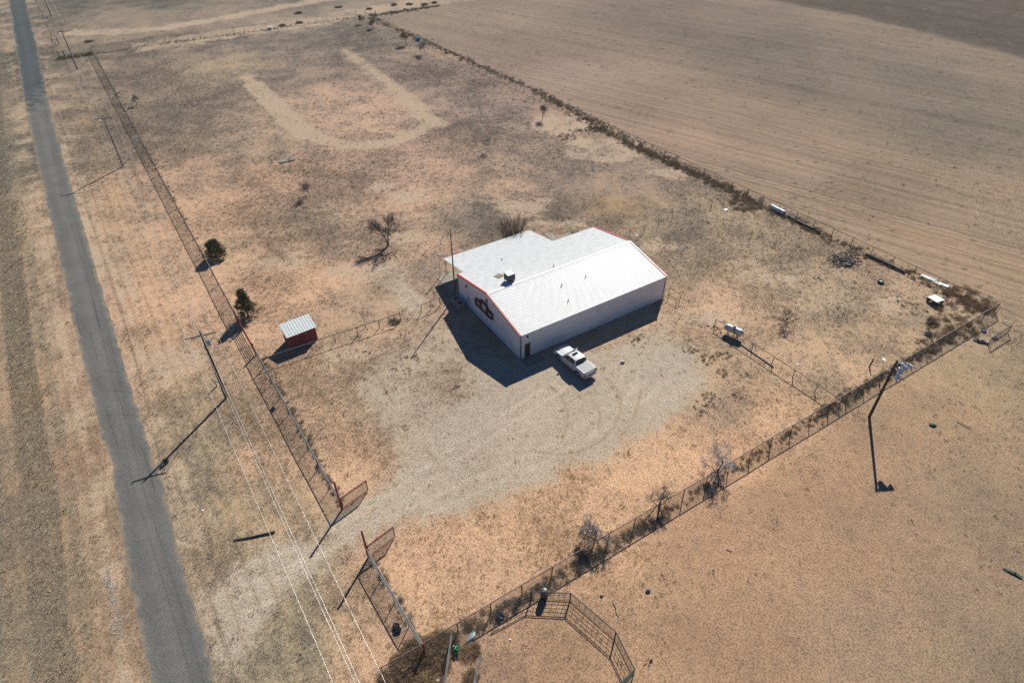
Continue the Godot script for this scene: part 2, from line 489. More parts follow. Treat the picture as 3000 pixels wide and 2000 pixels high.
	for l in [PackedVector2Array([Vector2(55.75, -95.91), Vector2(58.37, -91.05), Vector2(63.20, -87.54), Vector2(67.89, -84.84)]), PackedVector2Array([Vector2(55.86, -94.42), Vector2(58.75, -90.35), Vector2(62.81, -86.75), Vector2(67.41, -83.95)]), PackedVector2Array([Vector2(48.40, -102.38), Vector2(53.12, -96.57), Vector2(55.38, -93.26), Vector2(58.63, -90.07)]), PackedVector2Array([Vector2(52.71, -102.13), Vector2(55.24, -105.16), Vector2(58.13, -106.05), Vector2(60.58, -104.42), Vector2(62.05, -101.33)]), PackedVector2Array([Vector2(53.41, -100.33), Vector2(55.64, -103.29), Vector2(58.63, -104.46), Vector2(60.92, -102.56)]),
			PackedVector2Array([Vector2(54.09, -98.57), Vector2(56.04, -101.46), Vector2(58.99, -102.60), Vector2(61.80, -100.15)]), PackedVector2Array([Vector2(37.02, -179.32), Vector2(60.63, -159.23), Vector2(85.45, -141.35), Vector2(103.57, -125.62)]), PackedVector2Array([Vector2(52.80, -150.46), Vector2(77.60, -128.78), Vector2(97.22, -115.36)]), PackedVector2Array([Vector2(48.17, -141.38), Vector2(66.50, -117.91), Vector2(88.55, -101.37)]), PackedVector2Array([Vector2(74.32, -176.71), Vector2(92.74, -153.71), Vector2(115.29, -144.53)]), PackedVector2Array([Vector2(26.62, -141.21), Vector2(28.27, -144.40), Vector2(30.66, -144.75), Vector2(32.35, -141.06)]),
			PackedVector2Array([Vector2(27.57, -138.07), Vector2(29.33, -141.94), Vector2(31.34, -141.89)]), PackedVector2Array([Vector2(29.01, -136.51), Vector2(30.50, -140.32), Vector2(32.49, -140.27)]), PackedVector2Array([Vector2(-92.89, -178.02), Vector2(-71.68, -146.79)]), PackedVector2Array([Vector2(-90.17, -177.00), Vector2(-64.37, -138.64)])]:
		stroke(wheel, smooth_curve(l), 0.4 if mpp < 0.2 else 0.7, org, mpp, 0.75)
	for q in [-1.3, -2.7, -4.6, -6.1]:      # ruts worn beside the road
		stroke(wheel, offset_line(ROAD_RIGHT, q), 0.3, org, mpp, 0.55)
	for q in [0.9, 2.3]:
		stroke(wheel, offset_line(ROAD_LEFT, q), 0.3, org, mpp, 0.45)
	var wheel_m := blur(wheel, 1, n)
	var plough := blank(n)
	fill_poly(plough, PackedVector2Array([Vector2(86.05, -251.20), Vector2(112.30, -219.64), Vector2(135.72, -177.53), Vector2(161.57, -126.82), Vector2(709.28, -566.28), Vector2(116.22, -624.69)]), org, mpp, 1.0)
	var plough_m := blur(plough, 3, n)
	var field := blank(n)
	fill_poly(field, PackedVector2Array([Vector2(64.47, -67.97), Vector2(-45.51, -231.81), Vector2(1.23, -260.27), Vector2(104.56, -577.26), Vector2(503.85, -540.80), Vector2(77.47, -47.71)]), org, mpp, 1.0)
	var field_m := blur(field, 3 if mpp < 0.2 else 1, n)
	var lane := blank(n)      # packed wheel lanes on the gravel
	for l in [PackedVector2Array([Vector2(-25.63, -29.51), Vector2(-21.64, -31.33), Vector2(-16.78, -33.92), Vector2(-12.51, -37.45), Vector2(-7.91, -42.15), Vector2(-2.25, -47.44), Vector2(4.14, -53.07), Vector2(7.95, -56.73)]), PackedVector2Array([Vector2(-23.42, -27.33), Vector2(-20.30, -29.25), Vector2(-15.71, -32.56), Vector2(-10.65, -35.96), Vector2(-4.26, -39.66), Vector2(2.76, -43.45), Vector2(10.61, -48.88), Vector2(16.34, -54.35)]), PackedVector2Array([Vector2(-8.98, -60.99), Vector2(-11.44, -66.77), Vector2(-13.65, -71.17), Vector2(-16.60, -75.40)]), PackedVector2Array([Vector2(3.23, -44.02), Vector2(9.65, -48.89), Vector2(13.31, -54.39), Vector2(14.38, -58.20)])]:
		var c2 := smooth_curve(l)
		stroke(lane, offset_line(c2, 0.85), 0.6, org, mpp, 0.9)
		stroke(lane, offset_line(c2, -0.85), 0.6, org, mpp, 0.9)
	var lane_m := blur(lane, 1, n)
	var corral := blank(n)
	fill_poly(corral, PackedVector2Array([Vector2(-7.21, -23.61), Vector2(63.47, -67.15), Vector2(71.36, -49.33), Vector2(39.64, -8.82), Vector2(-10.92, -9.20)]), org, mpp, 1.0)
	var corral_m := blur(corral, 2, n)
	print("  zones ", Time.get_ticks_msec())

	var n1 := bytes(noise(0.022, mpp, org, 3, 4), n)
	var n2 := bytes(noise(0.11, mpp, org, 5, 4, 3.0), n)
	var n3 := bytes(noise(0.55, mpp, org, 7, 3), n)
	var n4 := bytes(noise(3.0, mpp, org, 9, 2), n)
	print("  noise ", Time.get_ticks_msec())
	var fine := 1.0 if mpp < 0.2 else 0.8
	# long streaks: rows drilled across the field, and ruts along the road
	var row := PackedFloat32Array()
	row.resize(8192)
	var rn := FastNoiseLite.new()
	rn.seed = 31; rn.frequency = 0.16; rn.fractal_octaves = 3
	for q in 8192:
		row[q] = rn.get_noise_1d(q)
	var out := PackedByteArray()
	out.resize(n * n * 3)
	var cover_n := n / every
	var cover := PackedFloat32Array()
	cover.resize(cover_n * cover_n)
	var warmth := PackedFloat32Array()
	warmth.resize(cover_n * cover_n)
	for i in n * n:
		var a := n1[i] / 127.5 - 1.0
		var b := n2[i] / 127.5 - 1.0
		var d := n3[i] / 127.5 - 1.0
		var e := n4[i] / 127.5 - 1.0
		var r := bd[i * 4]
		var g := bd[i * 4 + 1]
		var bl := bd[i * 4 + 2]
		var tuft := bd[i * 4 + 3]
		var wild := minf(1.0, tuft * 0.4)
		# litter and dead grass (dark, grey) against open sand (light, warm)
		var yy := i / n
		var xx := i - yy * n
		var wx := org.x + xx * mpp
		var wz := org.y + yy * mpp
		var fm := field_m[i] / 255.0
		var s := a * 0.8 + b * 0.65 + d * 0.45 * fine + e * 0.4 * fine
		s *= 0.4 + 0.6 * wild
		if fm > 0.02:
			var rows := row[int((wx * -0.62 + wz * 0.785) * 6.0 + b * 2.0 + 4000.0) & 8191]
			s = lerpf(s, a * 0.30 + b * 0.14 + d * 0.14 + e * 0.14 + rows * 0.85, fm)
			tuft *= 1.0 - 0.8 * fm
		elif wx < (wz + 20.0) * 0.652 - 8.0:
			s += row[int((wx * -0.838 + wz * 0.546) * 5.0 + b * 3.0 + 4000.0) & 8191] * 0.6
		s = clampf(s, -1.0, 1.0)
		if s > 0:
			r += s * 28.0; g += s * 19.0; bl += s * 9.0
		else:
			r += s * 38.0; g += s * 30.0; bl += s * 22.0
		tuft *= clampf(1.0 - s * 1.1 - a * 0.4, 0.1, 2.4)
		var k := band_m[i] / 255.0
		if k > 0.02:
			k = clampf((k + b * 0.55 + d * 0.5 + e * 0.2 - 0.3) * 1.6, 0.0, 0.85)
			r = lerpf(r, 150.0 + d * 24.0, k); g = lerpf(g, 138.0 + d * 22.0, k); bl = lerpf(bl, 110.0 + d * 17.0, k)
			tuft = lerpf(tuft * 0.7, 13.0, k)
		k = bare_m[i] / 255.0
		if k > 0.02:
			k = clampf((k * 1.2 + (b * 0.55 + d * 0.34) * (1.25 - k) - 0.26) * 1.25, 0.0, 0.8)
			r = lerpf(r, 203.0 + e * 8.0, k); g = lerpf(g, 174.0 + e * 8.0, k); bl = lerpf(bl, 144.0 + e * 8.0, k)
			tuft *= 1.0 - 0.93 * k
		k = worn_m[i] / 255.0
		if k > 0.02:
			k = clampf(k * 1.7 + b * 0.2 + d * 0.18 - 0.14, 0.0, 0.88)
			r = lerpf(r, 200.0 + e * 6.0, k); g = lerpf(g, 171.0 + e * 6.0, k); bl = lerpf(bl, 140.0 + e * 6.0, k)
			tuft *= 1.0 - 0.95 * k
		k = corral_m[i] / 255.0
		if k > 0.02:
			r -= k * e * 6.0; g -= k * e * 5.0; bl -= k * e * 4.0
		k = lot_m[i] / 255.0
		if k > 0.02:
			k = clampf((k * 1.15 + b * 0.26 + d * 0.22 + e * 0.1 - 0.22) * 1.55, 0.0, 0.94)
			var pebble := e * 4.0 + d * 4.0 + a * 7.0 + b * 5.0 + lane_m[i] / 255.0 * 9.0
			r = lerpf(r, 192.0 + pebble, k); g = lerpf(g, 172.0 + pebble, k); bl = lerpf(bl, 147.0 + pebble, k)
			tuft *= 1.0 - 0.96 * k
		k = wheel_m[i] / 255.0
		if k > 0.02:
			k *= clampf(0.85 + b * 0.4 + d * 0.4, 0.0, 1.0)
			r = lerpf(r, r * 0.89, k); g = lerpf(g, g * 0.84, k); bl = lerpf(bl, bl * 0.77, k)
		k = plough_m[i] / 255.0
		if k > 0.02:
			k = clampf((k + b * 0.35 + d * 0.2 - 0.15) * 1.4, 0.0, 1.0)
			d += row[int((wx * -0.779 + wz * 0.626) * 4.0 + 4000.0) & 8191] * 1.6
			r = lerpf(r, 98.0 + b * 12.0 + d * 14.0, k); g = lerpf(g, 87.0 + b * 11.0 + d * 13.0, k); bl = lerpf(bl, 78.0 + b * 9.0 + d * 12.0, k)
			tuft *= 1.0 - k
		var grey := r * 0.3 + g * 0.59 + bl * 0.11
		r = lerpf(r, grey, 0.20); g = lerpf(g, grey, 0.20); bl = lerpf(bl, grey, 0.20)
		out[i * 3] = clampi(int(r), 0, 255); out[i * 3 + 1] = clampi(int(g), 0, 255); out[i * 3 + 2] = clampi(int(bl), 0, 255)
		if yy % every == 0:
			if xx % every == 0:
				cover[(yy / every) * cover_n + xx / every] = tuft
				warmth[(yy / every) * cover_n + xx / every] = clampf((bd[i * 4] - bd[i * 4 + 2]) / 255.0 * 3.2 - 0.62, -0.2, 0.55)
	covers.append([cover_n, org, mpp * every, cover, warmth])
	print("  mixed ", Time.get_ticks_msec())
	return ImageTexture.create_from_image(Image.create_from_data(n, n, false, Image.FORMAT_RGB8, out))

func grain_tile() -> Array:      # grains, clods and bits of straw: a small repeating colour tile and its relief
	var n := 1024
	var f := FastNoiseLite.new()
	f.noise_type = FastNoiseLite.TYPE_SIMPLEX; f.fractal_octaves = 3
	f.seed = 21; f.frequency = 0.22
	var fine := f.get_seamless_image(n, n)
	f.seed = 22; f.frequency = 0.085
	var mid := f.get_seamless_image(n, n)
	f.seed = 23; f.frequency = 0.02
	var big := f.get_seamless_image(n, n)
	for im in [fine, mid, big]:
		im.convert(Image.FORMAT_L8)
	var a: PackedByteArray = fine.get_data()
	var b: PackedByteArray = mid.get_data()
	var d: PackedByteArray = big.get_data()
	var out := PackedByteArray()
	out.resize(n * n * 3)
	var high := PackedByteArray()
	high.resize(n * n)
	for i in n * n:
		var x := a[i] / 127.5 - 1.0
		var y := b[i] / 127.5 - 1.0
		var z := d[i] / 127.5 - 1.0
		var s := 222.0 + x * 26.0 + y * 28.0 + z * 10.0
		if y < -0.28:
			s -= 18.0 * minf(1.0, (-0.28 - y) * 5.0)
		out[i * 3] = clampi(int(s), 90, 255)
		out[i * 3 + 1] = clampi(int(s * 0.998), 90, 255)
		out[i * 3 + 2] = clampi(int(s * 0.992 + y * 2.0), 90, 255)
		high[i] = clampi(int(128.0 + x * 45.0 + y * 70.0), 0, 255)
	var hm := Image.create_from_data(n, n, false, Image.FORMAT_L8, high)
	hm.convert(Image.FORMAT_RGB8)
	hm.bump_map_to_normal_map(2.2)
	return [ImageTexture.create_from_image(Image.create_from_data(n, n, false, Image.FORMAT_RGB8, out)), ImageTexture.create_from_image(hm)]

func ground_sheet(rects: Array, org: Vector2, side: float, cell: float) -> Array:
	var v := PackedVector3Array(); var nn := PackedVector3Array(); var u1 := PackedVector2Array(); var u2 := PackedVector2Array(); var ix := PackedInt32Array(); var tg := PackedFloat32Array()
	for q in rects:
		var r: Rect2 = q
		var k := v.size()
		for p in [r.position, r.position + Vector2(r.size.x, 0), r.end, r.position + Vector2(0, r.size.y)]:
			v.append(Vector3(p.x, 0, p.y)); nn.append(Vector3.UP); u1.append(p / cell); u2.append((p - org) / side)
			tg.append_array([1, 0, 0, 1])
		ix.append_array([k, k + 1, k + 2, k, k + 2, k + 3])
	var a := []
	a.resize(Mesh.ARRAY_MAX)
	a[Mesh.ARRAY_VERTEX] = v; a[Mesh.ARRAY_NORMAL] = nn; a[Mesh.ARRAY_TEX_UV] = u1; a[Mesh.ARRAY_TEX_UV2] = u2; a[Mesh.ARRAY_INDEX] = ix; a[Mesh.ARRAY_TANGENT] = tg
	return a

func build_ground() -> void:
	var near_org := Vector2(-74, -168)
	var far_org := Vector2(-330, -600)
	var tile := grain_tile()
	var mats: Array[StandardMaterial3D] = []
	for q in [[1536, near_org, 150.0, 4], [1024, far_org, 660.0, 1]]:
		var m := StandardMaterial3D.new()
		m.resource_name = "dry soil"
		m.albedo_color = Color(1.0, 1.0, 1.0)
		m.albedo_texture = tile[0]
		m.detail_enabled = true
		m.detail_blend_mode = BaseMaterial3D.BLEND_MODE_MUL
		m.detail_uv_layer = BaseMaterial3D.DETAIL_UV_2
		m.detail_albedo = ground_image(q[0], q[1], q[2] / q[0], q[3])
		m.normal_enabled = true; m.normal_texture = tile[1]; m.normal_scale = 0.4
		m.roughness = 1.0; m.metallic_specular = 0.15
		mats.append(m)
	var plain := mat("distant soil", Color(0.17, 0.13, 0.085), 1.0, 0.0, 0.6, 60.0)
	var mesh := ArrayMesh.new()
	var n0 := Rect2(near_org, Vector2(150, 150))
	var f0 := Rect2(far_org, Vector2(660, 660))
	mesh.add_surface_from_arrays(Mesh.PRIMITIVE_TRIANGLES, ground_sheet([n0], near_org, 150.0, 26.0))
	mesh.add_surface_from_arrays(Mesh.PRIMITIVE_TRIANGLES, ground_sheet(around(f0, n0), far_org, 660.0, 47.0))
	mesh.add_surface_from_arrays(Mesh.PRIMITIVE_TRIANGLES, ground_sheet(around(Rect2(-4000, -4000, 8000, 8000), f0), far_org, 660.0, 60.0))
	var o := MeshInstance3D.new()
	o.name = "ground"
	o.mesh = mesh
	o.set_surface_override_material(0, mats[0]); o.set_surface_override_material(1, mats[1]); o.set_surface_override_material(2, plain)
	add_child(o)
	o.set_meta("kind", "structure")

func around(outer: Rect2, inner: Rect2) -> Array:
	return [Rect2(outer.position.x, outer.position.y, outer.size.x, inner.position.y - outer.position.y), Rect2(outer.position.x, inner.end.y, outer.size.x, outer.end.y - inner.end.y),
		Rect2(outer.position.x, inner.position.y, inner.position.x - outer.position.x, inner.size.y), Rect2(inner.end.x, inner.position.y, outer.end.x - inner.end.x, inner.size.y)]

func build_road() -> void:
	var f := FastNoiseLite.new()
	f.seed = 4; f.frequency = 0.35; f.fractal_octaves = 4
	var mb := MB.new()
	mb.tinted = true
	var l := ROAD_LEFT
	var r := ROAD_RIGHT
	# walk both edges at the same share of their length
	var cl := Curve2D.new(); var cr := Curve2D.new()
	for p in l: cl.add_point(p)
	for p in r: cr.add_point(p)
	var steps := 1800
	var across := 20
	var rows := []
	for i in steps + 1:
		var a := cl.sample_baked(cl.get_baked_length() * i / steps)
		var b := cr.sample_baked(cr.get_baked_length() * i / steps)
		var o := (b - a).normalized()
		a += o * (f.get_noise_2d(a.x * 0.4, a.y * 0.4) * 0.3 + f.get_noise_2d(a.x * 1.8, a.y * 1.8) * 0.1)
		b -= o * (f.get_noise_2d(b.x * 0.4 + 90, b.y * 0.4) * 0.2 + f.get_noise_2d(b.x * 1.8, b.y * 1.8) * 0.08)
		rows.append([a, b])
	var old := Color(0.145, 0.143, 0.132)
	var sand := Color(0.30, 0.235, 0.165)
	var fresh := Color(0.066, 0.082, 0.090)
	for i in steps + 1:
		for j in across + 1:
			var p: Vector2 = (rows[i][0] as Vector2).lerp(rows[i][1], float(j) / across)
			var e := 0.0 if (j == 0 or j == across) else 0.03
			mb.v.append(Vector3(p.x, 0.006 + e, p.y)); mb.n.append(Vector3.UP)
			var k := smoothstep(-148.0, -156.0, p.y + f.get_noise_2d(p.x, p.y) * 22.0 + (j - 10) * 0.5)
			var t := 1.0 + 0.16 * f.get_noise_2d(p.x * 0.5, p.y * 0.5) + 0.13 * f.get_noise_2d(p.x * 4.0, p.y * 4.0)
			var lane := float(j) / across
			t *= 1.0 + 0.07 * cos(lane * TAU * 2.0)
			var drift := clampf((maxf(0.10 - lane, lane - 0.90) / 0.10 + f.get_noise_2d(p.x * 1.2, p.y * 1.2) * 1.3 - 0.25) * 0.9, 0.0, 0.8)      # sand blown over the broken edges
			mb.c.append(((old.lerp(fresh, k * 0.9)) * t).lerp(sand, drift))
	for i in steps:
		for j in across:
			var a := i * (across + 1) + j
			mb.ix.append_array([a, a + 1, a + across + 1, a + 1, a + across + 2, a + across + 1])
	var m := tinted("asphalt", 0.92)
	m.albedo_texture = grime(0.84, 0.09, 5)
	m.uv1_triplanar = true; m.uv1_world_triplanar = true; m.uv1_scale = Vector3.ONE / 5.0
	var road := structure("road", mb, m)
	# cracks and tar seams, thin and crooked, laid just over the asphalt
	var tar := mat("tar seam", Color(0.045, 0.045, 0.046), 0.8)
	rng.seed = 41
	for q in 34:
		var along_ := q % 3 != 0
		var at := 0.90 - 0.62 * pow(rng.randf(), 1.2)
		var lane := rng.randf_range(0.12, 0.85)
		var line := PackedVector2Array()
		for k in 14:
			var tt := at + (k * 0.0014 if along_ else k * 0.00006) + rng.randfn() * 0.00012
			var ll := clampf(lane + (rng.randfn() * 0.012 if along_ else k * 0.055), 0.05, 0.95)
			line.append(cl.sample_baked(cl.get_baked_length() * tt).lerp(cr.sample_baked(cr.get_baked_length() * tt), ll))
		var seam := MB.new()
		for k in 13:
			var dd := (line[k + 1] - line[k]).normalized()
			if dd.length() < 0.5:
				continue
			var sd := Vector2(-dd.y, dd.x) * (0.022 + 0.012 * (k % 3))
			var c0 := line[k]; var c1 := line[k + 1]
			seam.quad(Vector3(c0.x + sd.x, 0.041, c0.y + sd.y), Vector3(c1.x + sd.x, 0.041, c1.y + sd.y), Vector3(c1.x - sd.x, 0.041, c1.y - sd.y), Vector3(c0.x - sd.x, 0.041, c0.y - sd.y))
		part(road, "tar_seam", seam, tar)


# ---------------------------------------------------------------- plants
func blade_clump(seed_: int, blades: int, radius: float, height: float, width: float, lean: float, dark: Color, light: Color) -> ArrayMesh:
	var r := RandomNumberGenerator.new()
	r.seed = seed_
	var mb := MB.new()
	mb.tinted = true
	for i in blades:
		var t := r.randf() * TAU
		var o := Vector3(cos(t), 0, sin(t))
		var at := o * radius * sqrt(r.randf()) * 0.6
		var tip := at + o * radius * lean * r.randf_range(0.3, 1.2) + Vector3(0, height * r.randf_range(0.4, 1.1), 0)
		var s := Vector3(-o.z, 0, o.x).rotated(Vector3.UP, r.randf_range(-0.9, 0.9)) * width * r.randf_range(0.5, 1.2)
		mb.col = dark.lerp(light, r.randf())
		mb.tri(at - s, at + s, tip)
	return mb.mesh()

func scatter(called: String, shape: Mesh, m: Material, where: Array, label: String, category: String) -> void:     # where: [Transform3D, Color] pairs
	var mm := MultiMesh.new()
	mm.transform_format = MultiMesh.TRANSFORM_3D
	mm.use_colors = true
	mm.mesh = shape
	mm.instance_count = where.size()
	for i in where.size():
		mm.set_instance_transform(i, where[i][0])
		mm.set_instance_color(i, where[i][1])
	var o := MultiMeshInstance3D.new()
	o.multimesh = mm
	o.material_override = m
	o.name = numbered(called)
	add_child(o)
	tag(o, label, category, "", "stuff")

func build_grass() -> void:
	var m := tinted("dead grass", 1.0)
	m.cull_mode = BaseMaterial3D.CULL_DISABLED
	var kinds := [
		[blade_clump(1, 14, 0.17, 0.11, 0.028, 1.0, Color(0.165, 0.132, 0.097), Color(0.36, 0.29, 0.21)), []],
		[blade_clump(2, 16, 0.24, 0.09, 0.036, 1.1, Color(0.155, 0.127, 0.097), Color(0.33, 0.27, 0.20)), []],
		[blade_clump(3, 11, 0.14, 0.17, 0.022, 0.8, Color(0.19, 0.15, 0.107), Color(0.42, 0.34, 0.24)), []]]
	rng.seed = 11
	var total := 0
	var near := Rect2(covers[0][1], Vector2.ONE * covers[0][0] * covers[0][2])
	for layer in 2:
		var n: int = covers[layer][0]
		var org: Vector2 = covers[layer][1]
		var mpp: float = covers[layer][2]
		var cover: PackedFloat32Array = covers[layer][3]
		var warmth: PackedFloat32Array = covers[layer][4]      # dust of the local soil on the leaves
		for j in n:
			var z := org.y + j * mpp
			if z > -19.0 or z < -265.0:
				continue
			var far := clampf((-z - 60.0) / 110.0, 0.0, 1.0)
			var thin := clampf((z + 265.0) / 80.0, 0.0, 1.0)
			for i in n:
				var x := org.x + i * mpp
				if absf(x) > 22.0 - z * 0.84 or (layer == 1 and near.has_point(Vector2(x, z))):
					continue
				var want := cover[j * n + i] * mpp * mpp * lerpf(4.6, 1.45, far) * thin
				var k := int(want)
				if rng.randf() < want - k:
					k += 1
				for q in k:
					var p := Vector2(x + rng.randf() * mpp, z + rng.randf() * mpp)
					if clear_of(p):
						continue
					var s := exp(rng.randfn() * 0.45 - 0.78) * lerpf(1.0, 1.35, far)
					s = clampf(s, 0.22, 2.2)
					var tone := rng.randf_range(0.75, 1.25)
					var warm := rng.randf_range(-0.06, 0.08) + warmth[j * n + i] * 0.5
					var b := Basis(Vector3.UP, rng.randf() * TAU).scaled(Vector3(s, s * rng.randf_range(0.6, 1.2), s))
					var g := 0 if rng.randf() < 0.45 else (1 if rng.randf() < 0.65 else 2)
					kinds[g][1].append([Transform3D(b, Vector3(p.x, 0.0, p.y)), Color(tone * (1.0 + warm), tone, tone * (1.0 - warm))])
					total += 1
	print("tufts ", total)
	scatter("dry_grass", kinds[0][0], m, kinds[0][1], "short grey-brown dead grass tufts scattered over the lot and verges", "grass")
	scatter("flat_dry_grass", kinds[1][0], m, kinds[1][1], "low flattened dead grass clumps spread over the sandy lot", "grass")
	scatter("straw_grass", kinds[2][0], m, kinds[2][1], "taller straw-coloured grass tufts dotted over the lot", "grass")

var footprints: Array[PackedVector2Array] = []
func clear_of(p: Vector2) -> bool:      # true on the road and under things that stand on the ground
	for f in footprints:
		if Geometry2D.is_point_in_polygon(p, f):
			return true
	return false

func weed_mesh(seed_: int, dark: Color, light: Color, stems := 70) -> ArrayMesh:      # a rounded dead weed: wiry stems from one root
	var r := RandomNumberGenerator.new()
	r.seed = seed_
	var mb := MB.new()
	mb.tinted = true
	for i in stems:
		var d := Vector3(r.randfn(), absf(r.randfn()) * 0.8 + 0.15, r.randfn()).normalized()
		var a := d * r.randf_range(0.0, 0.25)
		var b := d * r.randf_range(0.3, 0.5) + Vector3(r.randfn(), r.randfn() * 0.5, r.randfn()) * 0.05
		var e := b + (d + Vector3(r.randfn(), r.randfn() * 0.4, r.randfn()) * 0.6).normalized() * r.randf_range(0.1, 0.22)
		b.y = maxf(b.y, 0.02); e.y = maxf(e.y, 0.02)
		var s := d.cross(Vector3(r.randfn(), r.randfn(), r.randfn())).normalized() * 0.010
		mb.col = dark.lerp(light, r.randf())
		mb.quad(a - s, a + s, b + s, b - s)
		mb.tri(b - s, b + s, e)
		var e2 := b + (d + Vector3(r.randfn(), r.randfn(), r.randfn()) * 0.8).normalized() * 0.16
		mb.tri(b + s, b - s, e2)
	return mb.mesh()

func along(a: Vector3, b: Vector3, count: int, spread: float, low: float, high: float, shift := 0.0) -> Array:
	var out := []
	var d := (b - a).normalized()
	var side := Vector3(-d.z, 0, d.x)
	for i in count:
		var t := rng.randf()
		var p := a.lerp(b, t) + side * (rng.randfn() * spread + shift)
		var s := rng.randf_range(low, high)
		var tone := rng.randf_range(0.7, 1.3)
		out.append([Transform3D(Basis(Vector3.UP, rng.randf() * TAU).scaled(Vector3(s, s * rng.randf_range(0.6, 1.0), s)), p), Color(tone, tone * rng.randf_range(0.92, 1.0), tone * rng.randf_range(0.85, 1.0))])
	return out

func heap(at: Vector3, count: int, radius: float, low: float, high: float) -> Array:
	var out := []
	for i in count:
		var t := rng.randf() * TAU
		var p := at + Vector3(cos(t), 0, sin(t)) * radius * sqrt(rng.randf())
		var s := rng.randf_range(low, high)
		var tone := rng.randf_range(0.7, 1.3)
		out.append([Transform3D(Basis(Vector3.UP, rng.randf() * TAU).scaled(Vector3(s, s * rng.randf_range(0.6, 1.0), s)), p), Color(tone, tone * rng.randf_range(0.92, 1.0), tone * rng.randf_range(0.85, 1.0))])
	return out

var twig_min := 0.008      # the thinnest twigs of the tree being grown
func grow(r: RandomNumberGenerator, wood: MB, twig: MB, at: Vector3, d: Vector3, length: float, radius: float, level: int, deepest: int, splits: int, wild: float, droop: float) -> void:
	var p := PackedVector3Array([at])
	var rr := PackedFloat32Array([radius])
	var pos := at
	var dir := d
	var bends := 3 if level < 2 else 2
	for i in bends:
		dir = (dir + Vector3(r.randfn(), r.randfn() * 0.6, r.randfn()) * wild * (0.10 if level == 0 else 0.35) + Vector3(0, droop, 0)).normalized()
		pos += dir * length / bends
		p.append(pos)
		rr.append(radius * lerpf(1.0, 0.55, float(i + 1) / bends))
	if level <= 1:
		wood.path(p, rr, 6 if level == 0 else 5, false)
	else:
		twig.path(p, rr, 3, false)
	if level >= deepest:
		return
	for i in splits + (1 if r.randf() < 0.4 else 0):
		var t := r.randf_range(0.72 if level == 0 else 0.4, 1.0) if i > 0 else 1.0
		var k := t * bends
		var j := mini(int(k), bends - 1)
		var from := p[j].lerp(p[j + 1], k - j)
		var side := Vector3(r.randfn(), r.randfn() * 0.7 + 0.15, r.randfn()).normalized()
		var nd := (dir * r.randf_range(0.6, 1.1) + side * wild).normalized()
		grow(r, wood, twig, from, nd, length * r.randf_range(0.5, 0.8), maxf(radius * r.randf_range(0.42, 0.58), twig_min), level + 1, deepest, splits, wild, droop)

func bare_tree(label: String, at: Vector3, height: float, seed_: int, stems: Array, splits := 4, deepest := 4, wild := 0.75, twig_tone := Color(0.29, 0.27, 0.28), group := "leafless trees", called := "bare_tree") -> Node3D:
	# stems: [lean x, lean z, share of the height that is clear trunk, radius]
	var o := thing(called, label, "tree", at, 0.0, group)
	var r := RandomNumberGenerator.new()
	r.seed = seed_
	var wood := MB.new()
	var twig := MB.new()
	twig_min = 0.008 if at.z > -56.0 else (0.011 if at.z > -80.0 else 0.014)
	for s in stems:
		var d := Vector3(s[0], 1, s[1]).normalized()
		grow(r, wood, twig, Vector3(s[0], 0, s[1]) * 0.12 - Vector3(0, 0.05, 0), d, height * s[2], s[3], 0, deepest, splits, wild, 0.03)
	part(o, "trunk", wood, mat("bark", Color(0.075, 0.062, 0.052), 0.95, 0.0, 0.6, 0.7))
	part(o, "crown", twig, mat("twigs %s" % twig_tone.to_html(), twig_tone, 0.95))
	return o

func evergreen(label: String, at: Vector3, height: float, width: float, seed_: int, pointed: float, green: Color, gold: Color) -> void:
	var o := thing("juniper_tree", label, "tree", at, 0.0, "evergreens by the roadside fence")
	var r := RandomNumberGenerator.new()
	r.seed = seed_
	var wood := MB.new()
	wood.path(PackedVector3Array([Vector3(0, -0.05, 0), Vector3(0.05, height * 0.4, 0), Vector3(0, height * 0.8, 0.04)]), PackedFloat32Array([0.13, 0.08, 0.03]), 7)
	var leaf := MB.new()
	leaf.tinted = true
	for i in 240:
		var y := pow(r.randf(), 0.85)
		var t := r.randf() * TAU
		var env := width / 2 * (pow(1.0 - y, pointed) * 0.95 + 0.10) * (1.0 if y > 0.1 else 0.75 + 2.5 * y) * (0.85 + 0.3 * sin(t * 3.0 + y * 7.0 + seed_))
		var rad := env * sqrt(r.randf_range(0.25, 1.0))
		var cc := Vector3(cos(t) * rad, height * (0.05 + 0.92 * y), sin(t) * rad)
		if i % 6 == 0:
			wood.path(PackedVector3Array([Vector3(0, maxf(cc.y - 0.5, 0.1), 0), cc]), PackedFloat32Array([0.03, 0.012]), 4, false)
		var out := (cc - Vector3(0, height * 0.3 * y, 0)).normalized()
		var g := r.randf() * r.randf()
		var tone := r.randf_range(0.7, 1.3)
		for k in 26:
			var q := cc + Vector3(r.randfn(), r.randfn() * 0.8, r.randfn()) * 0.15
			q.y = maxf(q.y, 0.06)
			var d := (out + Vector3(r.randfn(), r.randfn() + 0.5, r.randfn()) * 0.7).normalized()
			var s := d.cross(Vector3(r.randfn(), r.randfn(), r.randfn())).normalized() * r.randf_range(0.03, 0.06)
			leaf.col = green.lerp(gold, g) * tone * r.randf_range(0.8, 1.2)
			leaf.tri(q - s, q + s, q + d * r.randf_range(0.12, 0.26))
	part(o, "trunk", wood, mat("bark", Color(0.075, 0.062, 0.052), 0.95, 0.0, 0.6, 0.7))
	var m := tinted("juniper foliage", 0.8)
	m.backlight_enabled = true; m.backlight = Color(0.25, 0.28, 0.12)
	part(o, "crown", leaf, m)

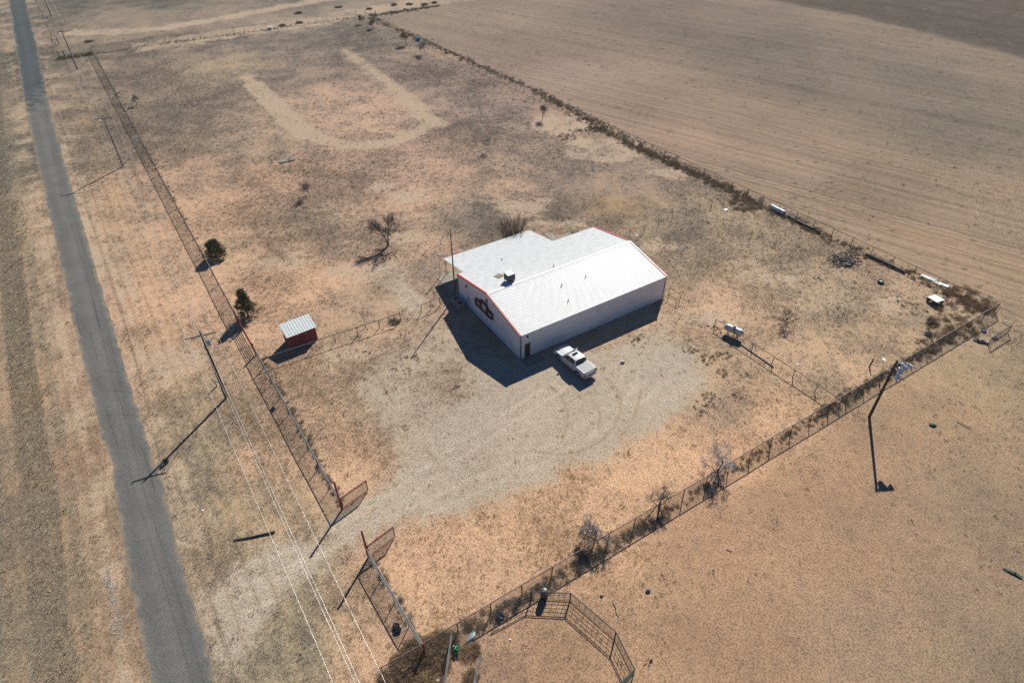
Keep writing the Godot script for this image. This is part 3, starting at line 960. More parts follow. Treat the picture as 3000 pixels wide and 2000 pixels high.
func build_plants() -> void:
	evergreen("round dark green juniper beside the roadside fence, the one farther from the red shed", Vector3(-44.231, 0, -82.612), 2.9, 3.5, 5, 0.55, Color(0.062, 0.086, 0.045), Color(0.11, 0.13, 0.065))
	evergreen("tall pointed green and gold juniper beside the roadside fence, nearest the red shed", Vector3(-34.824, 0, -67.876), 4.3, 2.9, 9, 0.75, Color(0.062, 0.084, 0.042), Color(0.21, 0.18, 0.07))
	bare_tree("twin-trunked leafless tree standing alone in the yard left of the white hall", Vector3(-18.852, 0, -85.563), 5.00, 31, [[0.02, 0.0, 0.46, 0.13], [-0.14, 0.0, 0.42, 0.11]], 5, 4, 0.62, Color(0.075, 0.068, 0.066))
	var g := "leafless trees along the near fence"
	bare_tree("wide twiggy leafless tree by the near fence, closest to the parking lot entrance", Vector3(7.455, 0, -33.743), 4.15, 41, [[0.05, -0.05, 0.30, 0.08], [-0.6, 0.25, 0.26, 0.05], [0.6, 0.4, 0.25, 0.05], [-0.9, -0.1, 0.24, 0.04]], 5, 4, 0.8, Color(0.255, 0.232, 0.232), g)
	bare_tree("spreading leafless tree in the middle of the three by the near fence", Vector3(13.893, 0, -37.394), 3.66, 47, [[0.15, 0.0, 0.34, 0.09], [-0.8, 0.1, 0.33, 0.05], [0.55, 0.3, 0.28, 0.05]], 4, 4, 0.8, Color(0.195, 0.173, 0.158), g)
	bare_tree("tallest leafless tree by the near fence, grey-tipped, nearest the floodlight pole", Vector3(20.513, 0, -41.307), 4.88, 53, [[0.1, -0.05, 0.34, 0.10], [-0.8, 0.1, 0.26, 0.05], [0.5, 0.5, 0.25, 0.05], [-0.4, 0.6, 0.22, 0.04]], 4, 4, 0.8, Color(0.38, 0.365, 0.385), g)
	bare_tree("leafless shrub-like tree standing in the grass beyond the propane tank", Vector3(35.325, 0, -65.043), 2.81, 59, [[0.1, 0.0, 0.38, 0.05], [-0.5, 0.2, 0.3, 0.03], [0.5, 0.2, 0.3, 0.03], [-0.2, -0.5, 0.3, 0.03]], 3, 4, 0.7, Color(0.075, 0.066, 0.052), "leafless shrubs")
	bare_tree("small round leafless bush in the weedy east corner of the lot", Vector3(53.024, 0, -63.901), 2.07, 61, [[0.1, 0, 0.35, 0.04], [-0.7, 0.2, 0.3, 0.03], [0.7, 0.1, 0.3, 0.03], [0.1, 0.6, 0.3, 0.03]], 4, 4, 0.75, Color(0.075, 0.066, 0.052), "leafless shrubs")
	bare_tree("thin leafless sapling beside the pipe fence near the red shed", Vector3(-18.882, 0, -65.491), 2.44, 67, [[-0.12, 0.0, 0.6, 0.035]], 4, 3, 0.7, Color(0.128, 0.116, 0.113), "leafless saplings")
	bare_tree("grey leafless sapling in the yard below the sandy loop, beside no other thing", Vector3(-34.642, 0, -102.055), 2.32, 71, [[-0.15, 0, 0.55, 0.04]], 5, 4, 0.75, Color(0.150, 0.142, 0.150), "leafless saplings")
	bare_tree("leafless sapling growing through a pale plank sheet in the yard", Vector3(-41.123, 0, -113.786), 2.07, 73, [[-0.1, 0, 0.5, 0.04]], 4, 3, 0.75, Color(0.128, 0.116, 0.113), "leafless saplings")
	bare_tree("slim leafless sapling right of the bend of the sandy loop", Vector3(-4.260, 0, -120.767), 2.44, 79, [[-0.05, 0, 0.5, 0.045]], 4, 4, 0.7, Color(0.135, 0.128, 0.135), "leafless saplings")
	bare_tree("dark leafless tree beside the pale bare patch near the field fence", Vector3(7.026, 0, -136.932), 3.54, 83, [[0.0, 0, 0.42, 0.06], [0.15, 0.1, 0.4, 0.04]], 4, 4, 0.6, Color(0.083, 0.075, 0.071), "leafless saplings")
	bare_tree("grey leafless sapling beside the roadside fence far up the yard", Vector3(-85.098, 0, -148.204), 2.68, 89, [[-0.12, 0, 0.42, 0.04], [0.1, 0.2, 0.4, 0.03]], 4, 4, 0.8, Color(0.128, 0.123, 0.128), "leafless saplings")
	var far := [["rust-tinted small tree in the far north corner of the yard", Vector3(-46.560, 0, -218.718), 3.3, Color(0.195, 0.112, 0.075)], ["dark leafless small tree near the far north corner, right of the rust-tinted one", Vector3(-41.410, 0, -212.708), 3.2, Color(0.150, 0.135, 0.135)],
		["brown-leaved small tree left of the blue barrel by the far field fence", Vector3(-29.092, 0, -194.640), 4.0, Color(0.180, 0.128, 0.090)], ["grey leafless small tree below the blue barrel by the far field fence", Vector3(-22.880, 0, -185.493), 4.0, Color(0.225, 0.225, 0.255)]]
	for i in 4:
		bare_tree(far[i][0], far[i][1], far[i][2] * 1.15, 97 + i * 7, [[-0.05, 0, 0.36, 0.08]], 6, 4, 0.8, far[i][3], "small trees at the far end of the yard")
	# the many-stemmed bush behind the porch
	var bush := thing("bare_bush", "large leafless bush of upright reddish stems behind the porch roof", "bush", Vector3(0.1, 0, -85.6))
	var r := RandomNumberGenerator.new()
	r.seed = 17
	var low := MB.new()
	var high := MB.new()
	for i in 130:
		var t := r.randf() * TAU
		var d := Vector3(cos(t), 0, sin(t)) * sqrt(r.randf())
		var a := d * Vector3(1.3, 0, 0.9)
		var h := r.randf_range(3.2, 5.3)
		var b := a + Vector3(d.x * 0.5, h * 0.5, d.z * 0.35) + Vector3(r.randfn(), 0, r.randfn()) * 0.08
		var e := a + Vector3(d.x * 1.6, h, d.z * 1.0) + Vector3(r.randfn(), 0, r.randfn()) * 0.2
		low.path(PackedVector3Array([a - Vector3(0, 0.05, 0), b]), PackedFloat32Array([0.03, 0.022]), 4, false)
		high.path(PackedVector3Array([b, e]), PackedFloat32Array([0.022, 0.008]), 3, false)
		for k in 4:
			var f := b.lerp(e, r.randf_range(0.1, 0.8))
			high.path(PackedVector3Array([f, f + Vector3(r.randfn() * 0.2 + d.x * 0.2, r.randf_range(0.4, 0.9), r.randfn() * 0.2)]), PackedFloat32Array([0.013, 0.006]), 3, false)
	part(bush, "stem", low, mat("bush bark", Color(0.12, 0.085, 0.07), 0.95))
	part(bush, "crown", high, mat("bush twigs", Color(0.16, 0.115, 0.10), 0.95))
	# weeds banked against the fences
	rng.seed = 77
	var m := tinted("dead weeds", 1.0)
	var grey := weed_mesh(1, Color(0.164, 0.145, 0.110), Color(0.378, 0.324, 0.234))
	var brown := weed_mesh(2, Color(0.186, 0.131, 0.084), Color(0.432, 0.314, 0.190))
	var w := along(Vector3(-7.067, 0, -23.629), Vector3(12.491, 0, -35.290), 204, 0.28, 0.35, 0.95, 0.1)
	w.append_array(along(Vector3(12.491, 0, -35.290), Vector3(33.702, 0, -49.004), 148, 0.25, 0.25, 0.7))
	w.append_array(along(Vector3(33.702, 0, -49.004), Vector3(56.747, 0, -62.959), 260, 0.35, 0.4, 1.0, -0.2))
	scatter("fence_weeds", grey, m, w, "grey dead weeds banked along the near chain link fence", "weeds")
	w = heap(Vector3(-7.556, 0, -22.763), 90, 1.9, 0.6, 1.3)
	w.append_array(heap(Vector3(-8.268, 0, -21.863), 90, 2.0, 0.6, 1.3))
	w.append_array(heap(Vector3(-6.016, 0, -23.970), 60, 1.5, 0.5, 1.1)); w.append_array(heap(Vector3(-3.584, 0, -23.616), 34, 0.7, 0.5, 0.9)); w.append_array(heap(Vector3(-3.415, 0, -21.624), 30, 0.6, 0.4, 0.8)); w.append_array(heap(Vector3(-6.275, 0, -22.156), 40, 1.3, 0.4, 0.9))
	scatter("corner_weeds", brown, m, w, "heap of brown tumbleweed round the red corner post and the corral", "weeds")
	w = heap(Vector3(60.794, 0, -70.404), 55, 4.2, 0.6, 1.3)
	w.append_array(heap(Vector3(57.135, 0, -64.963), 55, 3.2, 0.5, 1.1)); w.append_array(along(Vector3(59.841, 0, -71.948), Vector3(62.909, 0, -67.433), 74, 0.8, 0.6, 1.2)); w.append_array(along(Vector3(58.480, 0, -65.629), Vector3(50.390, 0, -59.866), 55, 0.9, 0.5, 0.9))
	scatter("east_corner_weeds", brown, m, w, "thick brown dead weeds filling the east corner of the lot", "weeds")
	w = along(Vector3(-44.603, 0, -226.126), Vector3(7.278, 0, -153.596), 322, 0.7, 0.5, 1.2)
	w.append_array(along(Vector3(7.278, 0, -153.596), Vector3(24.555, 0, -122.066), 322, 0.8, 0.5, 1.1)); w.append_array(along(Vector3(24.555, 0, -122.066), Vector3(41.020, 0, -99.184), 384, 0.7, 0.5, 1.15)); w.append_array(along(Vector3(40.849, 0, -99.307), Vector3(52.063, 0, -82.370), 161, 0.7, 0.4, 1.0)); w.append_array(along(Vector3(52.063, 0, -82.370), Vector3(60.402, 0, -72.075), 105, 0.6, 0.4, 0.9))
	w.append_array(heap(Vector3(39.517, 0, -97.808), 90, 2.6, 0.5, 1.1)); w.append_array(heap(Vector3(17.769, 0, -130.957), 60, 2.2, 0.4, 0.9)); w.append_array(heap(Vector3(11.509, 0, -126.971), 36, 2.0, 0.3, 0.7))
	scatter("field_fence_weeds", weed_mesh(3, Color(0.186, 0.149, 0.099), Color(0.414, 0.332, 0.216)), m, w, "brown dead weeds banked along the fence beside the field", "weeds")
	w = along(Vector3(-44.582, 0, -232.574), Vector3(8.051, 0, -157.249), 161, 0.8, 0.4, 0.8, 2.6)
	w.append_array(along(Vector3(8.051, 0, -157.249), Vector3(41.866, 0, -102.064), 260, 0.7, 0.3, 0.8, 2.2))
	scatter("field_edge_weeds", weed_mesh(4, Color(0.241, 0.230, 0.219), Color(0.468, 0.440, 0.396)), m, w, "pale grey weeds on the field side of the long fence", "weeds")
	w = along(Vector3(-122.951, 0, -184.167), Vector3(-115.639, 0, -188.634), 99, 0.7, 0.8, 1.6)
	w.append_array(along(Vector3(-114.766, 0, -189.408), Vector3(-46.729, 0, -228.325), 148, 0.6, 0.3, 0.9)); w.append_array(along(Vector3(-45.307, 0, -228.270), Vector3(-23.047, 0, -241.569), 142, 0.9, 0.5, 1.3))
	for q in [Vector3(-46.600, 0, -237.889), Vector3(-38.987, 0, -243.013), Vector3(-33.841, 0, -243.593), Vector3(-28.891, 0, -242.597), Vector3(-25.624, 0, -245.655), Vector3(-69.399, 0, -232.824), Vector3(-57.687, 0, -240.646), Vector3(-122.398, 0, -201.230), Vector3(-70.354, 0, -216.986), Vector3(-66.056, 0, -220.117)]:
		w.append_array(heap(q, 14, 0.9, 0.9, 1.7))
	scatter("north_fence_weeds", weed_mesh(5, Color(0.143, 0.135, 0.099), Color(0.306, 0.278, 0.198)), m, w, "dark dead weeds along the north fence and beyond it", "weeds")
	w = along(Vector3(-115.270, 0, -189.156), Vector3(-46.991, 0, -83.859), 260, 0.25, 0.25, 0.6, -0.25)
	w.append_array(along(Vector3(-30.735, 0, -59.553), Vector3(-16.697, 0, -37.569), 136, 0.22, 0.3, 0.75, -0.3)); w.append_array(along(Vector3(-12.729, 0, -31.680), Vector3(-7.403, 0, -23.887), 37, 0.2, 0.3, 0.8, -0.25)); w.append_array(heap(Vector3(-15.420, 0, -66.469), 26, 0.7, 0.4, 0.8))
	scatter("roadside_fence_weeds", grey, m, w, "grey dead weeds along the foot of the roadside fence", "weeds")
	w = []
	for q in [[Vector3(26.594, 0, -64.968), 26, 1.4], [Vector3(23.670, 0, -58.270), 30, 1.2], [Vector3(25.747, 0, -59.177), 26, 1.0], [Vector3(24.895, 0, -55.891), 22, 0.8], [Vector3(27.371, 0, -55.327), 16, 0.7], [Vector3(22.084, 0, -51.688), 40, 1.4], [Vector3(25.535, 0, -52.131), 16, 0.7], [Vector3(20.877, 0, -49.951), 20, 0.9], [Vector3(52.475, 0, -69.870), 26, 1.8], [Vector3(53.356, 0, -68.029), 30, 1.8], [Vector3(15.822, 0, -61.588), 14, 0.9], [Vector3(16.319, 0, -62.783), 14, 0.8],
			[Vector3(-11.680, 0, -59.314), 14, 0.5], [Vector3(-13.118, 0, -59.335), 8, 0.4], [Vector3(-14.170, 0, -57.095), 10, 0.5], [Vector3(-12.658, 0, -56.841), 12, 0.7], [Vector3(-17.980, 0, -60.264), 10, 0.5], [Vector3(-6.568, 0, -53.949), 8, 0.5], [Vector3(-13.130, 0, -63.505), 10, 0.8], [Vector3(-6.399, 0, -53.990), 8, 0.5], [Vector3(-11.767, 0, -59.218), 8, 0.5], [Vector3(21.986, 0, -60.553), 20, 1.2]]:
		w.append_array(heap(q[0], int(q[1] * 0.7), q[2], 0.2, 0.5))
	scatter("yard_weeds", grey, m, w, "clumps of dark dead weeds round the gravel lot and the tank", "weeds")
	# sparse weeds out in the stubble field
	w = []
	for i in 900:
		var x := rng.randf_range(-20.0, 150.0)
		var z := rng.randf_range(-245.0, -70.0)
		var side := (x - 63.5) * 0.826 - (z + 67.2) * 0.5636
		if side < 4.0:
			continue
		var s := rng.randf_range(0.35, 0.9)
		var tone := rng.randf_range(0.8, 1.3)
		w.append([Transform3D(Basis(Vector3.UP, rng.randf() * TAU).scaled(Vector3(s * 1.5, s * 0.45, s)), Vector3(x, 0, z)), Color(tone, tone, tone * 0.95)])
	scatter("field_weeds", weed_mesh(6, Color(0.164, 0.158, 0.110), Color(0.288, 0.270, 0.190), 40), m, w, "scattered low grey-green weeds out in the stubble field", "weeds")


# ---------------------------------------------------------------- the hall
const LEN := 22.95      # along the long walls
const WID := 15.4       # across the gables
const EAVE := 3.75
const RIDGE := 5.2

func ribbed(width: float, pitch: float, rib: float, length_of: Callable, lay: Callable) -> MB:
	# one sheet of ribbed steel. length_of(s) -> [start, end] along the ribs at the crosswise place s; lay(s, t, proud) -> a point
	var mb := MB.new()
	var xs := [[0.0, 0.0]]
	var k := 0
	while (k + 0.5) * pitch < width:
		var m := (k + 0.5) * pitch
		xs.append_array([[m - 0.05, 0.0], [m - 0.02, rib], [m + 0.02, rib], [m + 0.05, 0.0]])
		k += 1
	xs.append([width, 0.0])
	for i in xs.size() - 1:
		var a: Array = length_of.call(xs[i][0])
		var b: Array = length_of.call(xs[i + 1][0])
		mb.quad(lay.call(xs[i][0], a[0], xs[i][1]), lay.call(xs[i + 1][0], b[0], xs[i + 1][1]), lay.call(xs[i + 1][0], b[1], xs[i + 1][1]), lay.call(xs[i][0], a[1], xs[i][1]))
	return mb

func roof_y(c: float) -> float:      # height of the roof at c metres behind the near long wall
	return EAVE + (RIDGE - EAVE) * (1.0 - absf(c - WID / 2) / (WID / 2))

func build_hall(at: Vector3, turn: float) -> Node3D:
	var o := thing("metal_hall", "white metal-clad hall with ribbed gabled roof and red trim beside the gravel lot", "building", at, turn)
	var white := mat("white roof steel", Color(0.66, 0.67, 0.66), 0.5, 0.05, 0.94, 7.0)
	var wall := mat("pale wall steel", Color(0.77, 0.79, 0.80), 0.42, 0.0, 0.94, 6.0)
	var red := mat("red trim steel", Color(0.52, 0.05, 0.045), 0.4)
	var grey := mat("grey flashing", Color(0.16, 0.17, 0.18), 0.5)
	var slope := (RIDGE - EAVE) / (WID / 2)
	var proud := Vector2(slope, 1.0).normalized()
	# roof sheets: 25 on each slope, 17 on the porch that runs on down from the far slope
	var w := LEN / 25.0
	var over := 0.10
	var near_sheet := ribbed(w, w / 3.0, 0.045, func(_s): return [-over, WID / 2], func(s, t, r): return Vector3(s, EAVE + slope * t + r, -t)).mesh()
	var far_sheet := ribbed(w, w / 3.0, 0.045, func(_s): return [WID / 2, WID + over], func(s, t, r): return Vector3(s, RIDGE - slope * (t - WID / 2) + r, -t)).mesh()
	var long_sheet := ribbed(w, w / 3.0, 0.045, func(_s): return [WID / 2, 21.6], func(s, t, r): return Vector3(s, RIDGE - slope * (t - WID / 2) + r, -t)).mesh()
	for i in 25:
		part(o, "roof_panel", near_sheet, white, Vector3(w * i, 0.03, 0))
	for i in 25:
		part(o, "roof_panel", long_sheet if i >= 1 and i < 17 else far_sheet, white, Vector3(w * i, 0.03, 0))
	var mb := MB.new()
	for s in [0, 1]:      # a bent strip over the ridge
		var f := -1.0 if s == 0 else 1.0
		var z := -WID / 2
		var a := Vector3(0, RIDGE + 0.085, z); var b := Vector3(LEN, RIDGE + 0.085, z)
		var e := Vector3(LEN, RIDGE + 0.085 - 0.22 * slope, z - f * 0.22); var d := Vector3(0, RIDGE + 0.085 - 0.22 * slope, z - f * 0.22)
		if s == 0: mb.quad(d, e, b, a)
		else: mb.quad(a, b, e, d)
	part(o, "ridge_cap", mb, white)
	# walls: sheets of ribbed steel
	var inset := 0.0
	for i in 25:      # near long wall, with the door opening in the second sheet
		var x0 := w * i
		var low := 0.0
		if i == 0 or i == 1:
			continue
		part(o, "wall_panel", ribbed(w, w / 3.0, 0.022, func(_s): return [low, EAVE + 0.02], func(s, t, r): return Vector3(s, t, r)), wall, Vector3(x0, 0, inset))
	for q in [[0.0, 0.56, 0.0], [0.56, 1.42, 2.25], [1.42, w * 2, 0.0]]:
		part(o, "wall_panel", ribbed(q[1] - q[0], w / 3.0, 0.022, func(_s): return [q[2], EAVE + 0.02], func(s, t, r): return Vector3(s, t, r)), wall, Vector3(q[0], 0, inset))
	for i in 25:
		part(o, "wall_panel", ribbed(w, w / 3.0, 0.022, func(_s): return [0.0, EAVE + 0.02], func(s, t, r): return Vector3(w - s, t, -r)), wall, Vector3(w * i, 0, -WID))
	var gw := WID / 17.0
	for i in 17:      # both gables; each sheet is cut to the slope
		var c0 := gw * i
		part(o, "gable_panel", ribbed(gw, gw / 3.0, 0.022, func(s): return [0.0, roof_y(c0 + gw - s) + 0.01], func(s, t, r): return Vector3(-r, t, -(c0 + gw - s))), wall)
		part(o, "gable_panel", ribbed(gw, gw / 3.0, 0.022, func(s): return [0.0, roof_y(c0 + s) + 0.01], func(s, t, r): return Vector3(LEN + r, t, -(c0 + s))), wall)
	# red rake trim on both gables, grey corner and foot flashing
	for x in [-0.03, LEN + 0.03]:
		for s in [0, 1]:
			mb = MB.new()
			var a := Vector3(x, EAVE + 0.03, 0.10 if s == 0 else -WID - 0.10)
			if s == 0: a.y -= slope * 0.1
			else: a.y -= slope * 0.1
			var b := Vector3(x, RIDGE + 0.03, -WID / 2)
			var d := b - a
			var bs := Basis(Vector3.RIGHT, Vector3.UP, Vector3.BACK)
			var zz := d.normalized()
			bs = Basis(Vector3.RIGHT, zz.cross(Vector3.RIGHT).normalized() * (1.0 if zz.cross(Vector3.RIGHT).y > 0 else -1.0), zz)
			if bs.determinant() < 0: bs.z = -bs.z
			mb.box((a + b) / 2 + Vector3(0, 0.0, 0), Vector3(0.17, 0.20, d.length()), bs)
			part(o, "rake_trim", mb, red)
	for p in [Vector3(0, 0, 0), Vector3(LEN, 0, 0), Vector3(0, 0, -WID), Vector3(LEN, 0, -WID)]:
		mb = MB.new()
		mb.box(Vector3(0, EAVE / 2 - 0.03, 0), Vector3(0.13, EAVE - 0.06, 0.13))
		part(o, "corner_trim", mb, grey, p)
	for z in [0.035, -WID - 0.035]:
		mb = MB.new()
		mb.box(Vector3(LEN / 2, EAVE - 0.02, z), Vector3(LEN - 0.2, 0.11, 0.05))
		part(o, "eave_trim", mb, wall)
	mb = MB.new()
	mb.box(Vector3(LEN / 2, 0.03, 0.015), Vector3(LEN - 0.2, 0.06, 0.10))
	mb.box(Vector3(LEN / 2, 0.03, -WID - 0.015), Vector3(LEN - 0.2, 0.06, 0.10))
	mb.box(Vector3(-0.015, 0.03, -WID / 2), Vector3(0.10, 0.06, WID - 0.2))
	mb.box(Vector3(LEN + 0.015, 0.03, -WID / 2), Vector3(0.10, 0.06, WID - 0.2))
	part(o, "foundation", mb, mat("foundation concrete", Color(0.30, 0.28, 0.25), 0.95, 0.0, 0.7, 2.0))
	# the door stands dark in its frame
	mb = MB.new()
	mb.box(Vector3(0.99, 1.10, -0.10), Vector3(0.80, 2.14, 0.05))
	var door := part(o, "door", mb, mat("brown door paint", Color(0.022, 0.018, 0.016), 0.6))
	mb = MB.new()
	mb.tube(Vector3(1.28, 1.02, -0.07), Vector3(1.28, 1.02, -0.01), 0.03)
	part(door, "handle", mb, mat("dull metal", Color(0.45, 0.45, 0.46), 0.4, 0.8))
	mb = MB.new()
	mb.box(Vector3(0.565, 1.12, -0.03), Vector3(0.06, 2.24, 0.14)); mb.box(Vector3(1.415, 1.12, -0.03), Vector3(0.06, 2.24, 0.14)); mb.box(Vector3(0.99, 2.21, -0.028), Vector3(0.79, 0.07, 0.14))
	part(o, "door_frame", mb, mat("cream frame", Color(0.55, 0.54, 0.50), 0.5))
	# porch: posts, beam, rear wall in shade
	for x in [1.15, 5.8, 10.6, 15.3]:
		mb = MB.new()
		mb.tube(Vector3(x, 0.04, -21.35), Vector3(x, 2.58, -21.35), 0.055)
		part(o, "porch_post", mb, mat("pipe grey", Color(0.20, 0.20, 0.20), 0.5, 0.3))
	mb = MB.new()
	mb.box(Vector3(8.26, 2.555, -21.5), Vector3(14.6, 0.14, 0.05))
	part(o, "porch_beam", mb, mat("pipe grey", Color.WHITE))
	# pipe vents through the roof
	for q in [[8.41, 2.07, 0.28], [9.29, 4.68, 0.28], [13.07, 4.65, 0.28], [6.73, 15.1, 0.24], [10.6, 8.35, 0.26]]:
		mb = MB.new()
		var y := roof_y(q[1]) + 0.02
		mb.lathe(PackedVector2Array([Vector2(0.13, -0.02), Vector2(0.12, 0.03), Vector2(0.05, 0.07), Vector2(0.045, q[2]), Vector2(0.07, q[2]), Vector2(0.07, q[2] + 0.06), Vector2(0, q[2] + 0.08)]), 10)
		part(o, "roof_vent", mb, mat("vent grey", Color(0.12, 0.12, 0.12), 0.6, 0.2), Vector3(q[0], y, -q[1]))
	# fittings on the walls
	mb = MB.new()
	mb.box(Vector3(0.94, 3.30, 0.07), Vector3(0.16, 0.24, 0.14)); mb.box(Vector3(0.94, 3.22, 0.16), Vector3(0.12, 0.10, 0.10))
	part(o, "wall_lamp", mb, mat("black plastic", Color(0.02, 0.02, 0.02), 0.5))
	mb = MB.new()
	mb.box(Vector3(-0.10, 3.28, -13.0), Vector3(0.2, 0.24, 0.18))
	part(o, "wall_lamp", mb, mat("black plastic", Color.BLACK))
	mb = MB.new()
	mb.box(Vector3(11.36, 3.5, 0.06), Vector3(0.22, 0.28, 0.12))
	part(o, "junction_box", mb, mat("box grey", Color(0.5, 0.5, 0.5), 0.5))
	mb = MB.new()
	mb.tube(Vector3(8.72, 0.0, 0.07), Vector3(8.72, 0.42, 0.07), 0.03)
	part(o, "tap_pipe", mb, mat("box grey", Color.WHITE))
	mb = MB.new()      # louvred oval vent under the peak
	for k in 5:
		mb.box(Vector3(-0.05, 4.28 - 0.085 * k, -7.75), Vector3(0.05, 0.03, 0.42 - 0.07 * absf(k - 2)), Basis(Vector3.FORWARD, 0.5))
	mb.lathe(PackedVector2Array([Vector2(0.22, 0), Vector2(0.27, 0), Vector2(0.27, 0.06), Vector2(0.22, 0.06)]), 16, Transform3D(Basis(Vector3.FORWARD, -PI / 2), Vector3(-0.01, 4.11, -7.75)))
	part(o, "gable_vent", mb, mat("vent grey", Color.WHITE))
	mb = MB.new()
	mb.box(Vector3(-0.10, 1.45, -12.55), Vector3(0.2, 0.62, 0.36)); mb.tube(Vector3(-0.07, 0, -12.45), Vector3(-0.07, 1.2, -12.45), 0.03); mb.tube(Vector3(-0.07, 1.7, -12.6), Vector3(-0.07, 3.3, -12.6), 0.025)
	mb.lathe(PackedVector2Array([Vector2(0.09, 0), Vector2(0.09, 0.1), Vector2(0.0, 0.11)]), 12, Transform3D(Basis(Vector3.FORWARD, -PI / 2) , Vector3(-0.2, 1.5, -12.55)))
	part(o, "meter_box", mb, mat("box grey", Color.WHITE))
	return o

func build_sign(at: Transform3D) -> void:
	# three white boards in one red box frame that steps up in the middle, fixed to the gable; faint dark marks are left on the middle board
	var o := thing("sign_frame", "empty stepped red sign frame with white boards on the hall gable", "sign", at.origin)
	o.basis = at.basis
	var red := mat("sign red paint", Color(0.13, 0.016, 0.022), 0.55)
	var board := mat("sign board", Color(0.62, 0.64, 0.66), 0.6, 0.0, 0.8, 1.5)
	# own axes: x along the gable, y up, z out of the wall
	var ys := [[0.0, 1.25, 0.0, 0.82], [1.25, 2.85, 0.0, 1.34], [2.85, 4.10, 0.0, 0.82]]
	for q in ys:
		var mb := MB.new()
		mb.box(Vector3((q[0] + q[1]) / 2, (q[2] + q[3]) / 2, 0.02), Vector3(q[1] - q[0] - 0.02, q[3] - q[2] - 0.02, 0.03))
		part(o, "board", mb, board)
	for q in [[-0.06, 0.0, -0.05, 0.86], [1.21, 1.29, 0.0, 1.38], [2.81, 2.89, 0.0, 1.38], [4.10, 4.16, -0.05, 0.86]]:
		var mb := MB.new()
		mb.box(Vector3((q[0] + q[1]) / 2, (q[2] + q[3]) / 2, 0.16), Vector3(maxf(q[1] - q[0], 0.06), q[3] - q[2], 0.32))
		part(o, "frame_upright", mb, red)
	for q in [[0.0, 4.10, -0.03], [0.0, 1.20, 0.83], [1.30, 2.80, 1.35], [2.90, 4.10, 0.83]]:
		var mb := MB.new()
		mb.box(Vector3((q[0] + q[1]) / 2, q[2], 0.163), Vector3(q[1] - q[0], 0.055, 0.315))
		part(o, "frame_rail", mb, red)
	var ink := mat("faded ink", Color(0.16, 0.18, 0.20), 0.8)
	# what can be made out of the lettering: short strokes in rows and one upright
	for q in [[1.42, 1.10, 0.28, 0.06], [1.42, 0.80, 0.10, 0.10], [1.62, 0.78, 0.10, 0.07], [2.02, 0.52, 0.06, 0.76], [2.2, 1.02, 0.35, 0.06], [1.5, 0.45, 0.30, 0.06]]:
		var mk := MB.new()
		mk.box(Vector3(q[0] + q[2] / 2, q[1], 0.038), Vector3(q[2], q[3], 0.004))
		part(o, "lettering", mk, ink)

